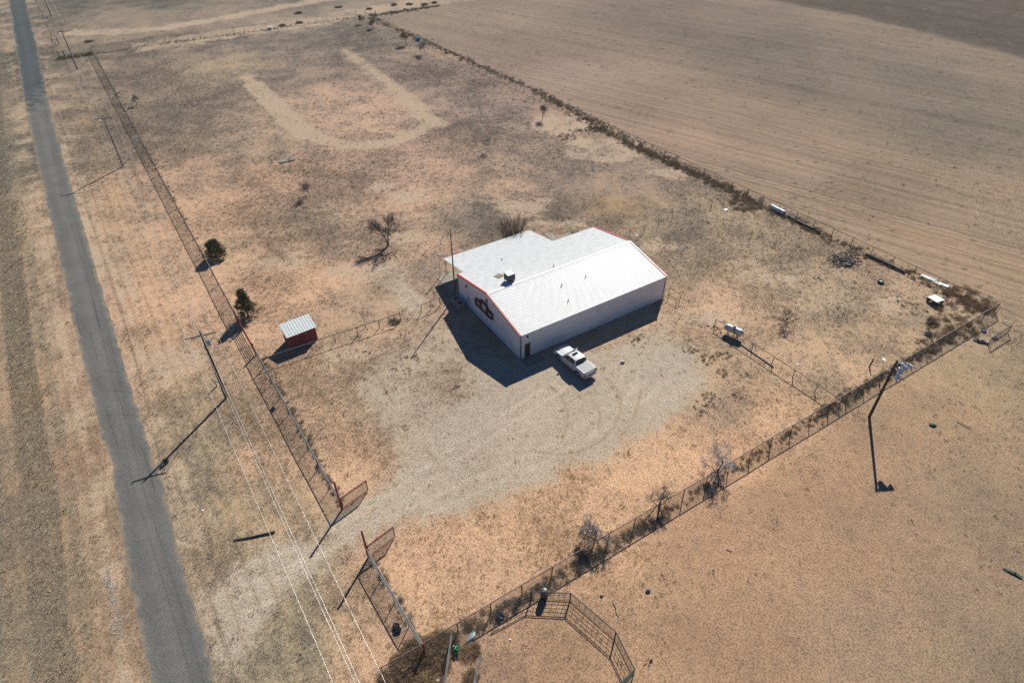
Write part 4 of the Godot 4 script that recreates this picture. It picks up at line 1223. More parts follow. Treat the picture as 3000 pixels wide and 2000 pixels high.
func build_hall_surroundings(hall: Node3D) -> void:
	var t := hall.transform
	var turn := hall.rotation.y
	var conc := mat("pale concrete", Color(0.33, 0.29, 0.235), 0.95, 0.0, 0.75, 3.0)
	var dirt := mat("worn concrete", Color(0.26, 0.235, 0.20), 0.95, 0.0, 0.7, 2.0)
	var slab := func(called: String, x0: float, x1: float, z0: float, z1: float, h: float, m: Material):
		var mb := MB.new()
		mb.box(Vector3((x0 + x1) / 2, h / 2, (z0 + z1) / 2), Vector3(x1 - x0, h, z1 - z0))
		var s := structure(called, mb, m, t.origin)
		s.rotation.y = turn
		footprints.append(PackedVector2Array([w2(t, x0, z0), w2(t, x1, z0), w2(t, x1, z1), w2(t, x0, z1)]))
	slab.call("door_step", -0.05, 2.55, 0.12, 1.55, 0.08, dirt)
	slab.call("porch_slab", -0.45, 16.2, -21.4, -15.5, 0.06, conc)
	slab.call("back_path", 19.3, 20.5, -23.0, -15.52, 0.05, conc)
	slab.call("back_path", 20.52, 22.9, -21.3, -15.52, 0.07, conc)
	slab.call("condenser_pad", -1.95, -0.35, -15.0, -12.6, 0.10, dirt)
	footprints.append(PackedVector2Array([w2(t, 0, 0), w2(t, LEN, 0), w2(t, LEN, -WID), w2(t, 0, -WID)]))
	# two air-conditioner condensers on the pad
	for i in 2:
		var at := t * Vector3(-1.1, 0.10, -14.35 if i == 0 else -13.15)
		var o := thing("air_conditioner", ["beige condenser unit by the gable, the one nearer the antenna mast", "beige condenser unit by the gable, the one nearer the camera"][i], "air conditioner", at, turn, "condenser units by the gable")
		var mb := MB.new()
		mb.box(Vector3(0, 0.41, 0), Vector3(0.92, 0.82, 0.98))
		part(o, "cabinet", mb, mat("beige cabinet", Color(0.34, 0.32, 0.27), 0.6))
		mb = MB.new()
		for k in 9:
			mb.box(Vector3(-0.468, 0.12 + k * 0.075, 0), Vector3(0.012, 0.03, 0.84)); mb.box(Vector3(0, 0.12 + k * 0.075, 0.498), Vector3(0.78, 0.03, 0.012))
		part(o, "louvre", mb, mat("louvre shade", Color(0.16, 0.15, 0.13), 0.7))
		mb = MB.new()
		mb.lathe(PackedVector2Array([Vector2(0.34, 0.822), Vector2(0.38, 0.822), Vector2(0.38, 0.85), Vector2(0.34, 0.85)]), 20)
		for k in 5:
			mb.lathe(PackedVector2Array([Vector2(0.05 + k * 0.06, 0.845), Vector2(0.065 + k * 0.06, 0.845)]), 20)
		part(o, "fan_guard", mb, mat("dark metal", Color(0.05, 0.05, 0.05), 0.5, 0.5))
		mb = MB.new()
		mb.lathe(PackedVector2Array([Vector2(0.335, 0.824), Vector2(0.0, 0.824)]), 20)
		part(o, "fan_well", mb, mat("black plastic", Color.BLACK))
	# evaporative cooler on the roof, beside its loose cover board
	var o := thing("roof_cooler", "grey louvred evaporative cooler standing on the roof ridge", "air cooler", t * Vector3(4.05, 0, -8.85), turn)
	var mb := MB.new()
	for x in [-0.46, 0.46]:
		for z in [-0.46, 0.46]:
			var y := roof_y(8.85 - z) + 0.07
			mb = MB.new()
			mb.box(Vector3(x, (y + 5.24) / 2, z), Vector3(0.06, 5.24 - y, 0.06))
			part(o, "leg", mb, mat("dark metal", Color(0.05, 0.05, 0.05), 0.5, 0.5))
	mb = MB.new()
	mb.box(Vector3(0, 5.70, 0), Vector3(0.98, 0.92, 0.98))
	part(o, "cabinet", mb, mat("cooler dark", Color(0.12, 0.125, 0.115), 0.7))
	for side in 4:
		var b := Basis(Vector3.UP, side * PI / 2)
		for k in 11:
			mb = MB.new()
			mb.box(b * Vector3(0, 5.34 + k * 0.072, 0.505), Vector3(0.86, 0.012, 0.05), b * Basis(Vector3.RIGHT, 0.6))
			part(o, "louvre", mb, mat("cooler beige", Color(0.25, 0.25, 0.22), 0.6))
		mb = MB.new()
		for x in [-0.49, 0.49]:
			mb.box(b * Vector3(x, 5.70, 0.49), Vector3(0.07, 0.94, 0.07), b)
		part(o, "corner_post", mb, mat("cooler beige", Color.WHITE))
	mb = MB.new()
	mb.box(Vector3(0, 6.19, 0), Vector3(1.08, 0.06, 1.08))
	part(o, "lid", mb, mat("cooler lid", Color(0.62, 0.62, 0.58), 0.5))
	mb = MB.new()
	var slope := (RIDGE - EAVE) / (WID / 2)
	mb.box(Vector3(0, 0.035, 0), Vector3(0.95, 0.04, 0.98), Basis(Vector3.RIGHT, -atan(slope)).rotated(Vector3.UP, 0.2))
	single("cover_board", mb, mat("weathered plywood", Color(0.30, 0.225, 0.165), 0.95, 0.0, 0.7, 0.8), "tan plywood board lying on the roof beside the cooler", "board", t * Vector3(3.72, roof_y(10.95) + 0.075, -10.95), turn)
	# antenna mast at the rear corner
	o = thing("antenna_mast", "tall thin dark antenna mast standing at the hall's rear corner", "mast", t * Vector3(-0.33, 0, -15.95), turn)
	mb = MB.new()
	mb.path(PackedVector3Array([Vector3(0, 0, 0), Vector3(0, 5.2, 0), Vector3(0, 10.5, 0)]), PackedFloat32Array([0.10, 0.095, 0.06]), 8)
	part(o, "pole", mb, mat("mast grey", Color(0.085, 0.09, 0.09), 0.6, 0.3))
	for y in [1.6, 3.1]:
		mb = MB.new()
		mb.box(Vector3(0.16, y, 0.2), Vector3(0.4, 0.06, 0.05)); mb.tube(Vector3(0, y - 0.08, 0), Vector3(0, y + 0.08, 0), 0.085)
		part(o, "bracket", mb, mat("dark metal", Color.BLACK))
	# slim service mast by the porch corner
	o = thing("service_mast", "slim grey pipe with a small lamp head standing by the porch corner", "post", t * Vector3(0.22, 0, -21.45), turn)
	mb = MB.new()
	mb.tube(Vector3(0, 0, 0), Vector3(0, 3.5, 0), 0.045)
	part(o, "pole", mb, mat("galvanised pipe", Color(0.36, 0.37, 0.38), 0.45, 0.5))
	mb = MB.new()
	mb.lathe(PackedVector2Array([Vector2(0.0, 3.42), Vector2(0.13, 3.46), Vector2(0.15, 3.58), Vector2(0.08, 3.68), Vector2(0.0, 3.70)]), 10)
	part(o, "lamp_head", mb, mat("galvanised pipe", Color.WHITE))

func w2(t: Transform3D, x: float, z: float) -> Vector2:
	var p := t * Vector3(x, 0, z)
	return Vector2(p.x, p.z)


# ---------------------------------------------------------------- the red shed
func build_shed(at: Vector3, turn: float) -> void:
	# own axes: x along the long side that faces the lot, z towards the viewer; low eave in front
	var o := thing("red_shed", "small red wooden shed with a white ribbed metal roof beside the pipe fence", "shed", at, turn)
	var L := 3.55
	var D := 2.05
	var front := 2.05
	var back := 2.55
	var red := mat("faded barn red", Color(0.34, 0.05, 0.075), 0.85, 0.0, 0.55, 1.6)
	var n := 12
	for i in n:
		var w := L / n
		for s in [0, 1]:
			var mb := MB.new()
			mb.box(Vector3(w / 2, (front if s == 0 else back) / 2, 0), Vector3(w - 0.012, front if s == 0 else back, 0.04 + 0.006 * (i % 2)))
			part(o, "plank", mb, red, Vector3(w * i, 0, 0.0 if s == 0 else -D))
	for x in [0.02, L - 0.02]:
		for i in 7:
			var z0 := -D * i / 7.0 - 0.03
			var z1 := -D * (i + 1) / 7.0 + 0.0
			if i == 6: z1 += 0.03
			var y0 := lerpf(front, back, -z0 / D)
			var y1 := lerpf(front, back, -z1 / D)
			var mb := MB.new()
			var hx := 0.02 + 0.003 * (i % 2)
			mb.hexa([Vector3(x - hx, 0, z0), Vector3(x + hx, 0, z0), Vector3(x + hx, 0, z1 + 0.012), Vector3(x - hx, 0, z1 + 0.012), Vector3(x - hx, y0, z0), Vector3(x + hx, y0, z0), Vector3(x + hx, y1, z1 + 0.012), Vector3(x - hx, y1, z1 + 0.012)])
			part(o, "plank", mb, red)
	var roof := mat("shed roof steel", Color(0.62, 0.66, 0.64), 0.42, 0.1, 0.93, 2.0)
	var rw := (L + 0.3) / 11.0
	var sl := (back - front) / D
	var sheet := ribbed(rw, rw, 0.03, func(_s): return [-0.18, D + 0.18], func(s, t, r): return Vector3(s, front + sl * t + r + 0.03, -t)).mesh()
	for i in 11:
		part(o, "roof_panel", sheet, roof, Vector3(-0.15 + rw * i, 0, 0))
	footprints.append(PackedVector2Array([w2(o.transform, 0, 0), w2(o.transform, L, 0), w2(o.transform, L, -D), w2(o.transform, 0, -D)]))


# ---------------------------------------------------------------- the pickup
func build_pickup(at: Vector3, turn: float) -> void:
	# own axes: x forwards, z to the right-hand side of the truck
	var o := thing("pickup_truck", "white crew-cab pickup with a grey folding bed cover parked by the hall door", "truck", at, turn)
	var paint := mat("white truck paint", Color(0.60, 0.615, 0.62), 0.25)
	paint.clearcoat_enabled = true; paint.clearcoat = 0.8; paint.clearcoat_roughness = 0.06
	var tan := mat("tan lower paint", Color(0.36, 0.29, 0.20), 0.4)
	var glass := mat("dark glass", Color(0.012, 0.014, 0.016), 0.06)
	var chrome := mat("chrome", Color(0.75, 0.75, 0.76), 0.12, 1.0)
	var black := mat("black trim", Color(0.015, 0.015, 0.016), 0.6)
	var arch := func(cx: float, from: float, to: float) -> Array:
		var p := []
		for k in 11:
			var t := lerpf(from, to, k / 10.0)
			p.append(Vector2(cx + cos(t) * 0.50, 0.44 + sin(t) * 0.50))
		return p
	# side panels with real wheel openings; upper part white, sill tan
	var side := PackedVector2Array([Vector2(-2.72, 0.62), Vector2(-2.15, 0.60)])
	for p in arch.call(-1.65, PI - 0.3, 0.3): side.append(p)
	side.append(Vector2(-1.1, 0.58)); side.append(Vector2(1.40, 0.58))
	for p in arch.call(1.95, PI - 0.3, 0.3): side.append(p)
	side.append_array(PackedVector2Array([Vector2(2.50, 0.60), Vector2(2.74, 0.62), Vector2(2.80, 0.80), Vector2(2.78, 1.05), Vector2(2.66, 1.13), Vector2(2.2, 1.19), Vector2(1.2, 1.26), Vector2(-1.05, 1.28), Vector2(-2.74, 1.32), Vector2(-2.80, 1.26), Vector2(-2.78, 0.8)]))
	var mb := MB.new()
	mb.extrude(side, 0.80, 0.97)
	mb.extrude(side, -0.97, -0.80)
	part(o, "body_side", mb, paint)
	mb = MB.new()
	for s in [-1, 1]:
		mb.box(Vector3(0.15, 0.50, 0.955 * s), Vector3(2.45, 0.17, 0.05)); mb.box(Vector3(-2.45, 0.56, 0.955 * s), Vector3(0.52, 0.14, 0.05)); mb.box(Vector3(2.60, 0.56, 0.945 * s), Vector3(0.25, 0.14, 0.05))
	part(o, "sill", mb, tan)
	mb = MB.new()      # bonnet: crowned, drooping to the grille
	var rows := [[1.22, 1.30, 0.93], [1.9, 1.27, 0.93], [2.4, 1.20, 0.90], [2.68, 1.10, 0.82], [2.80, 0.95, 0.78]]
	for i in rows.size() - 1:
		var a: Array = rows[i]
		var b: Array = rows[i + 1]
		for k in 6:
			var s0 := k / 3.0 - 1.0
			var s1 := (k + 1) / 3.0 - 1.0
			mb.quad(Vector3(a[0], a[1] - 0.09 * s0 * s0, a[2] * s0), Vector3(a[0], a[1] - 0.09 * s1 * s1, a[2] * s1), Vector3(b[0], b[1] - 0.09 * s1 * s1, b[2] * s1), Vector3(b[0], b[1] - 0.09 * s0 * s0, b[2] * s0))
	part(o, "bonnet", mb, paint)
	mb = MB.new()
	mb.box(Vector3(-0.1, 0.62, 0), Vector3(5.3, 0.36, 1.15))
	part(o, "chassis", mb, black)
	# cab
	var lo := [Vector3(1.28, 1.27, 0.94), Vector3(-1.12, 1.28, 0.94)]
	var hi := [Vector3(0.50, 1.84, 0.70), Vector3(-0.92, 1.86, 0.70)]
	var m := func(v: Vector3) -> Vector3: return Vector3(v.x, v.y, -v.z)
	mb = MB.new()
	mb.quad(lo[1], lo[0], hi[0], hi[1]); mb.quad(m.call(lo[0]), m.call(lo[1]), m.call(hi[1]), m.call(hi[0]))
	mb.quad(lo[0], m.call(lo[0]), m.call(hi[0]), hi[0]); mb.quad(m.call(lo[1]), lo[1], hi[1], m.call(hi[1]))
	part(o, "cab", mb, paint)
	mb = MB.new()      # roof, crowned
	for k in 6:
		var s0 := k / 3.0 - 1.0
		var s1 := (k + 1) / 3.0 - 1.0
		for q in [[0.50, 0.1, 1.84, 1.915], [0.1, -0.55, 1.915, 1.92], [-0.55, -0.92, 1.92, 1.86]]:
			mb.quad(Vector3(q[0], q[2] - 0.05 * s0 * s0 * (q[2] - 1.8) / 0.1, 0.70 * s0), Vector3(q[0], q[2] - 0.05 * s1 * s1 * (q[2] - 1.8) / 0.1, 0.70 * s1), Vector3(q[1], q[3] - 0.05 * s1 * s1 * (q[3] - 1.8) / 0.1, 0.70 * s1), Vector3(q[1], q[3] - 0.05 * s0 * s0 * (q[3] - 1.8) / 0.1, 0.70 * s0))
	part(o, "roof", mb, paint)
	mb = MB.new()
	mb.box(Vector3(0.02, 1.925, 0), Vector3(0.36, 0.012, 0.78))
	part(o, "sunroof", mb, glass)
	var pane := func(called: String, a: Vector3, b: Vector3, d: Vector3, e: Vector3, grow: float):
		var mid := (a + b + d + e) / 4
		var nn := (d - a).cross(e - b).normalized() * 0.012
		var w := MB.new()
		w.quad(mid + (a - mid) * grow + nn, mid + (b - mid) * grow + nn, mid + (d - mid) * grow + nn, mid + (e - mid) * grow + nn)
		part(o, called, w, glass)
	pane.call("windscreen", lo[0], m.call(lo[0]), m.call(hi[0]), hi[0], 0.88)
	pane.call("rear_window", m.call(lo[1]), lo[1], hi[1], m.call(hi[1]), 0.86)
	for s in [1.0, -1.0]:
		var fl := Vector3(1.12, 1.30, 0.935 * s); var ml := Vector3(0.12, 1.30, 0.935 * s); var rl := Vector3(-0.98, 1.31, 0.935 * s)
		var fh := Vector3(0.44, 1.78, 0.735 * s); var mh := Vector3(0.08, 1.79, 0.735 * s); var rh := Vector3(-0.84, 1.80, 0.735 * s)
		if s > 0:
			pane.call("side_window", ml, fl, fh, mh, 0.92); pane.call("side_window", rl, ml, mh, rh, 0.90)
		else:
			pane.call("side_window", fl, ml, mh, fh, 0.92); pane.call("side_window", ml, rl, rh, mh, 0.90)
		var x := MB.new()
		x.box(Vector3(1.02, 1.36, 1.10 * s), Vector3(0.13, 0.24, 0.24)); x.box(Vector3(1.02, 1.30, 0.98 * s), Vector3(0.06, 0.05, 0.1))
		part(o, "mirror", x, mat("chrome", Color.WHITE))
		x = MB.new()
		x.box(Vector3(0.05, 0.40, 1.03 * s), Vector3(2.5, 0.05, 0.14))
		part(o, "side_step", x, mat("step metal", Color(0.35, 0.35, 0.35), 0.35, 0.8))
		for hx in [0.28, -0.78]:
			x = MB.new()
			x.box(Vector3(hx, 1.10, 0.985 * s), Vector3(0.2, 0.05, 0.03))
			part(o, "door_handle", x, chrome)
		x = MB.new()
		x.box(Vector3(0.10, 0.93, 0.971 * s), Vector3(0.014, 0.66, 0.003)); x.box(Vector3(-0.98, 0.95, 0.971 * s), Vector3(0.014, 0.60, 0.003)); x.box(Vector3(1.16, 0.93, 0.971 * s), Vector3(0.014, 0.64, 0.003))
		part(o, "door_seam", x, black)
		x = MB.new()
		x.box(Vector3(-2.775, 1.02, 0.86 * s), Vector3(0.10, 0.36, 0.20))
		part(o, "tail_light", x, mat("red lens", Color(0.45, 0.012, 0.02), 0.2))
		x = MB.new()
		x.box(Vector3(2.74, 0.97, 0.74 * s), Vector3(0.12, 0.18, 0.30))
		part(o, "headlight", x, mat("lens", Color(0.6, 0.62, 0.63), 0.1))
		x = MB.new()      # dark wheel well
		for cx in [-1.65, 1.95]:
			x.box(Vector3(cx, 0.72, 0.70 * s), Vector3(1.05, 0.46, 0.2))
		part(o, "wheel_well", x, black)
	# load bed under a folding cover in four panels
	mb = MB.new()
	mb.box(Vector3(-2.76, 0.98, 0), Vector3(0.06, 0.64, 1.56))
	part(o, "tailgate", mb, paint)
	mb = MB.new()
	for s in [-1, 1]:
		mb.box(Vector3(-1.93, 1.315, 0.86 * s), Vector3(1.66, 0.05, 0.16))
	mb.box(Vector3(-1.15, 1.30, 0), Vector3(0.06, 0.06, 1.60))
	part(o, "bed_rail", mb, mat("bed rail grey", Color(0.30, 0.31, 0.32), 0.5))
	for i in 4:
		mb = MB.new()
		mb.box(Vector3(-1.385 - i * 0.392, 1.325, 0), Vector3(0.368, 0.03, 1.52))
		part(o, "bed_cover", mb, mat("grey cover vinyl", Color(0.22, 0.235, 0.235), 0.55, 0.0, 0.8, 0.7))
	mb = MB.new()
	mb.box(Vector3(-2.88, 0.55, 0), Vector3(0.22, 0.20, 1.86)); mb.box(Vector3(-2.83, 0.55, 0.9), Vector3(0.3, 0.2, 0.1)); mb.box(Vector3(-2.83, 0.55, -0.9), Vector3(0.3, 0.2, 0.1))
	part(o, "rear_bumper", mb, chrome)
	mb = MB.new()
	mb.box(Vector3(-2.995, 0.60, 0), Vector3(0.01, 0.12, 0.32))
	part(o, "number_plate", mb, mat("plate", Color(0.6, 0.6, 0.62), 0.5))
	mb = MB.new()
	mb.lathe(PackedVector2Array([Vector2(0.075, 0), Vector2(0.06, 0.015), Vector2(0, 0.015)]), 12, Transform3D(Basis(Vector3.BACK, PI / 2), Vector3(-2.79, 1.10, 0)))
	part(o, "emblem", mb, chrome)
	mb = MB.new()
	mb.box(Vector3(-2.70, 1.31, 0), Vector3(0.10, 0.03, 1.5)); mb.tube(Vector3(-3.0, 0.42, 0), Vector3(-2.8, 0.42, 0), 0.04)
	part(o, "tow_hitch", mb, black)
	mb = MB.new()
	mb.box(Vector3(2.84, 0.58, 0), Vector3(0.22, 0.22, 1.84)); mb.box(Vector3(2.80, 0.92, 0), Vector3(0.06, 0.30, 1.1))
	part(o, "front_bumper", mb, chrome)
	mb = MB.new()
	mb.lathe(PackedVector2Array([Vector2(0.03, 0), Vector2(0.0, 0.09)]), 6, Transform3D(Basis(), Vector3(-0.72, 1.89, 0.3)))
	part(o, "antenna_fin", mb, black)
	for cx in [-1.65, 1.95]:
		for s in [1.0, -1.0]:
			var b := Basis(Vector3.RIGHT, PI / 2 * s)
			mb = MB.new()
			mb.lathe(PackedVector2Array([Vector2(0.26, -0.13), Vector2(0.38, -0.13), Vector2(0.41, -0.09), Vector2(0.41, 0.09), Vector2(0.38, 0.13), Vector2(0.27, 0.13)]), 20, Transform3D(b, Vector3(cx, 0.41, 0.84 * s)))
			var wheel := part(o, "wheel", mb, mat("tyre rubber", Color(0.022, 0.021, 0.02), 0.9))
			mb = MB.new()
			mb.lathe(PackedVector2Array([Vector2(0.27, 0.125), Vector2(0.25, 0.09), Vector2(0.0, 0.09)]), 20, Transform3D(b, Vector3(cx, 0.41, 0.84 * s)))
			part(wheel, "rim_well", mb, black)
			mb = MB.new()
			for k in 6:
				mb.box(Vector3(cx, 0.41, 0.84 * s) + b * (Basis(Vector3.UP, TAU * k / 6) * Vector3(0.13, 0.11, 0)), Vector3(0.26, 0.03, 0.07), b * Basis(Vector3.UP, TAU * k / 6))
			part(wheel, "rim", mb, mat("alloy", Color(0.55, 0.56, 0.57), 0.3, 0.2))
	footprints.append(PackedVector2Array([w2(o.transform, -2.9, -0.95), w2(o.transform, 2.8, -0.95), w2(o.transform, 2.8, 0.95), w2(o.transform, -2.9, 0.95)]))


# ---------------------------------------------------------------- poles and wires
func build_poles() -> void:
	var spots := [Vector3(7.9, 0, 9.7), Vector3(-32.628, 0, -52.685), Vector3(-73.119, 0, -115.097), Vector3(-112.513, 0, -174.969), Vector3(-150.564, 0, -232.264)]
	spots.append(spots[4] * 2.0 - spots[3])
	var names := ["", "utility pole with a grey transformer drum, nearest the shed and the road", "utility pole second along the road, shadow lying across the asphalt", "utility pole third along the road, beside the far fence corner", "utility pole farthest up the road at the top edge", ""]
	var wood := mat("creosoted pole wood", Color(0.085, 0.052, 0.036), 0.9, 0.0, 0.6, 0.8)
	var arm_wood := mat("weathered arm wood", Color(0.20, 0.185, 0.165), 0.9, 0.0, 0.7, 0.6)
	var metal := mat("galvanised steel", Color(0.42, 0.44, 0.46), 0.4, 0.7)
	var pot := mat("glazed porcelain", Color(0.62, 0.64, 0.62), 0.25)
	var turn := deg_to_rad(23.3)
	var ends := []
	for i in spots.size():
		var t := Transform3D(Basis(Vector3.UP, turn), spots[i])
		ends.append([t * Vector3(-1.42, 9.42, 0), t * Vector3(0, 10.05, 0), t * Vector3(1.42, 9.42, 0), t * Vector3(-0.17, 7.75, 0)])
		if i == 0 or i == 5:
			continue
		var o := thing("utility_pole", names[i], "utility pole", spots[i], turn, "utility poles along the road")
		var mb := MB.new()
		mb.path(PackedVector3Array([Vector3(0, -0.1, 0), Vector3(0, 5, 0), Vector3(0, 9.75, 0)]), PackedFloat32Array([0.17, 0.145, 0.11]), 12)
		part(o, "pole", mb, wood)
		mb = MB.new()
		mb.box(Vector3(0, 9.22, 0.17), Vector3(3.1, 0.12, 0.10))
		part(o, "crossarm", mb, arm_wood)
		for s in [-1, 1]:
			mb = MB.new()
			mb.tube(Vector3(0.75 * s, 9.18, 0.2), Vector3(0.0, 8.55, 0.13), 0.016, -1, 4)
			part(o, "brace", mb, metal)
		for q in [Vector3(-1.42, 9.28, 0.17), Vector3(1.42, 9.28, 0.17), Vector3(0, 9.75, 0)]:
			mb = MB.new()
			mb.lathe(PackedVector2Array([Vector2(0.02, 0), Vector2(0.02, 0.06), Vector2(0.07, 0.07), Vector2(0.05, 0.12), Vector2(0.065, 0.13), Vector2(0.04, 0.2), Vector2(0, 0.22)]), 10, Transform3D(Basis(), q))
			part(o, "insulator", mb, pot)
		mb = MB.new()
		mb.lathe(PackedVector2Array([Vector2(0.03, -0.05), Vector2(0.05, 0.0), Vector2(0.03, 0.05), Vector2(0, 0.06)]), 8, Transform3D(Basis(), Vector3(-0.17, 7.72, 0)))
		part(o, "spool", mb, pot)
		if i == 1:
			mb = MB.new()
			mb.lathe(PackedVector2Array([Vector2(0.0, 0), Vector2(0.19, 0.01), Vector2(0.2, 0.05), Vector2(0.2, 0.62), Vector2(0.215, 0.64), Vector2(0.19, 0.69), Vector2(0.0, 0.73)]), 18, Transform3D(Basis(), Vector3(0.40, 7.75, 0.12)))
			var drum := part(o, "transformer", mb, mat("transformer grey", Color(0.36, 0.38, 0.40), 0.35, 0.2))
			mb = MB.new()
			for y in [7.75, 8.2]:
				mb.box(Vector3(0.18, y, 0.05), Vector3(0.28, 0.08, 0.1))
			part(drum, "bracket", mb, metal)
			mb = MB.new()
			for q in [Vector3(0.36, 8.5, 0.02), Vector3(0.50, 8.48, 0.18)]:
				mb.lathe(PackedVector2Array([Vector2(0.05, 0), Vector2(0.04, 0.08), Vector2(0.055, 0.1), Vector2(0.03, 0.18), Vector2(0, 0.2)]), 8, Transform3D(Basis(), q))
			part(drum, "bushing", mb, pot)
			mb = MB.new()
			mb.path(PackedVector3Array([Vector3(0.62, 8.3, 0.2), Vector3(0.85, 7.9, 0.25), Vector3(0.8, 7.2, 0.2), Vector3(0.45, 6.6, 0.15), Vector3(0.16, 6.3, 0.05)]), PackedFloat32Array([0.02, 0.02, 0.02, 0.02, 0.02]), 6)
			mb.path(PackedVector3Array([Vector3(0.36, 8.7, 0.02), Vector3(0.5, 9.1, 0.1), Vector3(0.95, 9.3, 0.17)]), PackedFloat32Array([0.012, 0.012, 0.012]), 5)
			part(drum, "lead_wire", mb, mat("black cable", Color(0.03, 0.03, 0.03), 0.6))
			mb = MB.new()
			mb.tube(Vector3(-0.19, 0, 0.02), Vector3(-0.15, 7.4, 0.02), 0.03, -1, 8)
			part(o, "conduit", mb, metal)
			mb = MB.new()
			mb.box(Vector3(0, 7.5, 0), Vector3(0.5, 0.1, 0.36))
			part(o, "clamp", mb, metal)
	var wire := mat("aluminium wire", Color(0.72, 0.72, 0.69), 0.35, 0.4)
	var says := ["overhead wire on the road side of the utility poles", "overhead wire carried on the tops of the utility poles", "overhead wire on the lot side of the utility poles", "lower overhead wire strung on the sides of the utility poles"]
	for k in 4:
		var mb := MB.new()
		for i in spots.size() - 1:
			var p := PackedVector3Array(); var r := PackedFloat32Array()
			for j in 17:
				var t := j / 16.0
				var q: Vector3 = (ends[i][k] as Vector3).lerp(ends[i + 1][k], t)
				q.y -= 0.75 * 4.0 * t * (1.0 - t)
				p.append(q); r.append(0.011)
			mb.path(p, r, 4, false)
		single("power_line", mb, wire, says[k], "wire", Vector3.ZERO, 0.0, "overhead wires along the road")
	# floodlight pole in the corral
	var o := thing("floodlight_pole", "leaning-shadowed wooden pole carrying four silver floodlights in the bare corral", "light pole", Vector3(38.987, 0, -48.680))
	var mb := MB.new()
	mb.path(PackedVector3Array([Vector3(0, -0.1, 0), Vector3(0, 4, 0), Vector3(0.02, 8.2, 0)]), PackedFloat32Array([0.16, 0.14, 0.115]), 10)
	part(o, "pole", mb, wood)
	mb = MB.new()
	mb.box(Vector3(0.55, 7.95, 0.1), Vector3(1.5, 0.07, 0.07)); mb.box(Vector3(0.12, 7.25, 0.42), Vector3(0.07, 0.07, 0.9)); mb.box(Vector3(0.05, 7.7, 0.3), Vector3(0.07, 0.07, 0.7))
	part(o, "bracket", mb, mat("dull bracket", Color(0.16, 0.16, 0.16), 0.7, 0.2))
	for q in [[Vector3(1.22, 7.75, 0.2), Vector3(0.75, -0.75, 0.25)], [Vector3(0.62, 7.75, 0.25), Vector3(0.45, -0.8, 0.35)], [Vector3(0.22, 7.42, 0.62), Vector3(0.25, -0.85, 0.45)], [Vector3(0.16, 6.9, 0.85), Vector3(0.05, -0.9, 0.4)]]:
		var d: Vector3 = (q[1] as Vector3).normalized()
		var sx := d.cross(Vector3.UP).normalized()
		var b := Basis(sx, -d, sx.cross(-d))
		mb = MB.new()
		mb.lathe(PackedVector2Array([Vector2(0.29, -0.34), Vector2(0.27, -0.20), Vector2(0.21, -0.02), Vector2(0.12, 0.12), Vector2(0.10, 0.14), Vector2(0.10, 0.30), Vector2(0.0, 0.33)]), 16, Transform3D(b, q[0]))
		var lamp := part(o, "floodlight", mb, mat("lamp aluminium", Color(0.70, 0.71, 0.72), 0.35, 0.15))
		mb = MB.new()
		mb.lathe(PackedVector2Array([Vector2(0.0, -0.33), Vector2(0.28, -0.33)]), 16, Transform3D(b, q[0]))
		part(lamp, "lens", mb, mat("lens", Color.WHITE))
		mb = MB.new()
		mb.box(q[0] + b * Vector3(0, 0.22, 0.13), Vector3(0.24, 0.05, 0.05), b); mb.tube(q[0] + b * Vector3(0, 0.22, 0.13), q[0] + Vector3(-0.12, 0.28, -0.08), 0.025)
		part(lamp, "yoke", mb, metal)
	# marker post beside the transformer pole
	o = thing("marker_post", "short pale utility marker post beside the transformer pole", "post", Vector3(-34.408, 0, -54.593))
	mb = MB.new()
	mb.box(Vector3(0, 0.5, 0), Vector3(0.16, 1.0, 0.10))
	part(o, "post", mb, mat("pale plastic", Color(0.42, 0.45, 0.46), 0.6))
	mb = MB.new()
	mb.box(Vector3(0, 1.04, 0), Vector3(0.19, 0.10, 0.13))
	part(o, "cap", mb, mat("pale plastic", Color.WHITE))


# ---------------------------------------------------------------- fences and gates
var links := {}
func link_mesh(length: float, height: float, pitch := 0.075, wire := 0.0029) -> ArrayMesh:      # woven wire between two posts, every wire a thin prism
	var key := "%.2f %.2f %.3f %.4f" % [length, height, pitch, wire]
	if key in links:
		return links[key]
	var mb := MB.new()
	for way in [1.0, -1.0]:
		var s := -height
		while s < length:
			# a wire that rises one to one from s on the ground line, cut to the panel
			var x0 := s; var y0 := 0.0; var x1 := s + height; var y1 := height
			if x0 < 0: y0 = -x0; x0 = 0.0
			if x1 > length: y1 -= x1 - length; x1 = length
			if x1 - x0 > 0.02:
				if way < 0:
					mb.path(PackedVector3Array([Vector3(length - x0, y0 + 0.03, -0.002), Vector3(length - x1, y1 + 0.03, -0.002)]), PackedFloat32Array([wire, wire]), 3, false)
				else:
					mb.path(PackedVector3Array([Vector3(x0, y0 + 0.03, 0.002), Vector3(x1, y1 + 0.03, 0.002)]), PackedFloat32Array([wire, wire]), 3, false)
			s += pitch
	links[key] = mb.mesh()
	return links[key]

func strands(length: float, height: float, count: int, r := 0.004) -> MB:
	var mb := MB.new()
	for i in count:
		var y := height * (i + 0.6) / count
		mb.tube(Vector3(0, y, 0), Vector3(length, y, 0), r, -1, 3, false)
	return mb

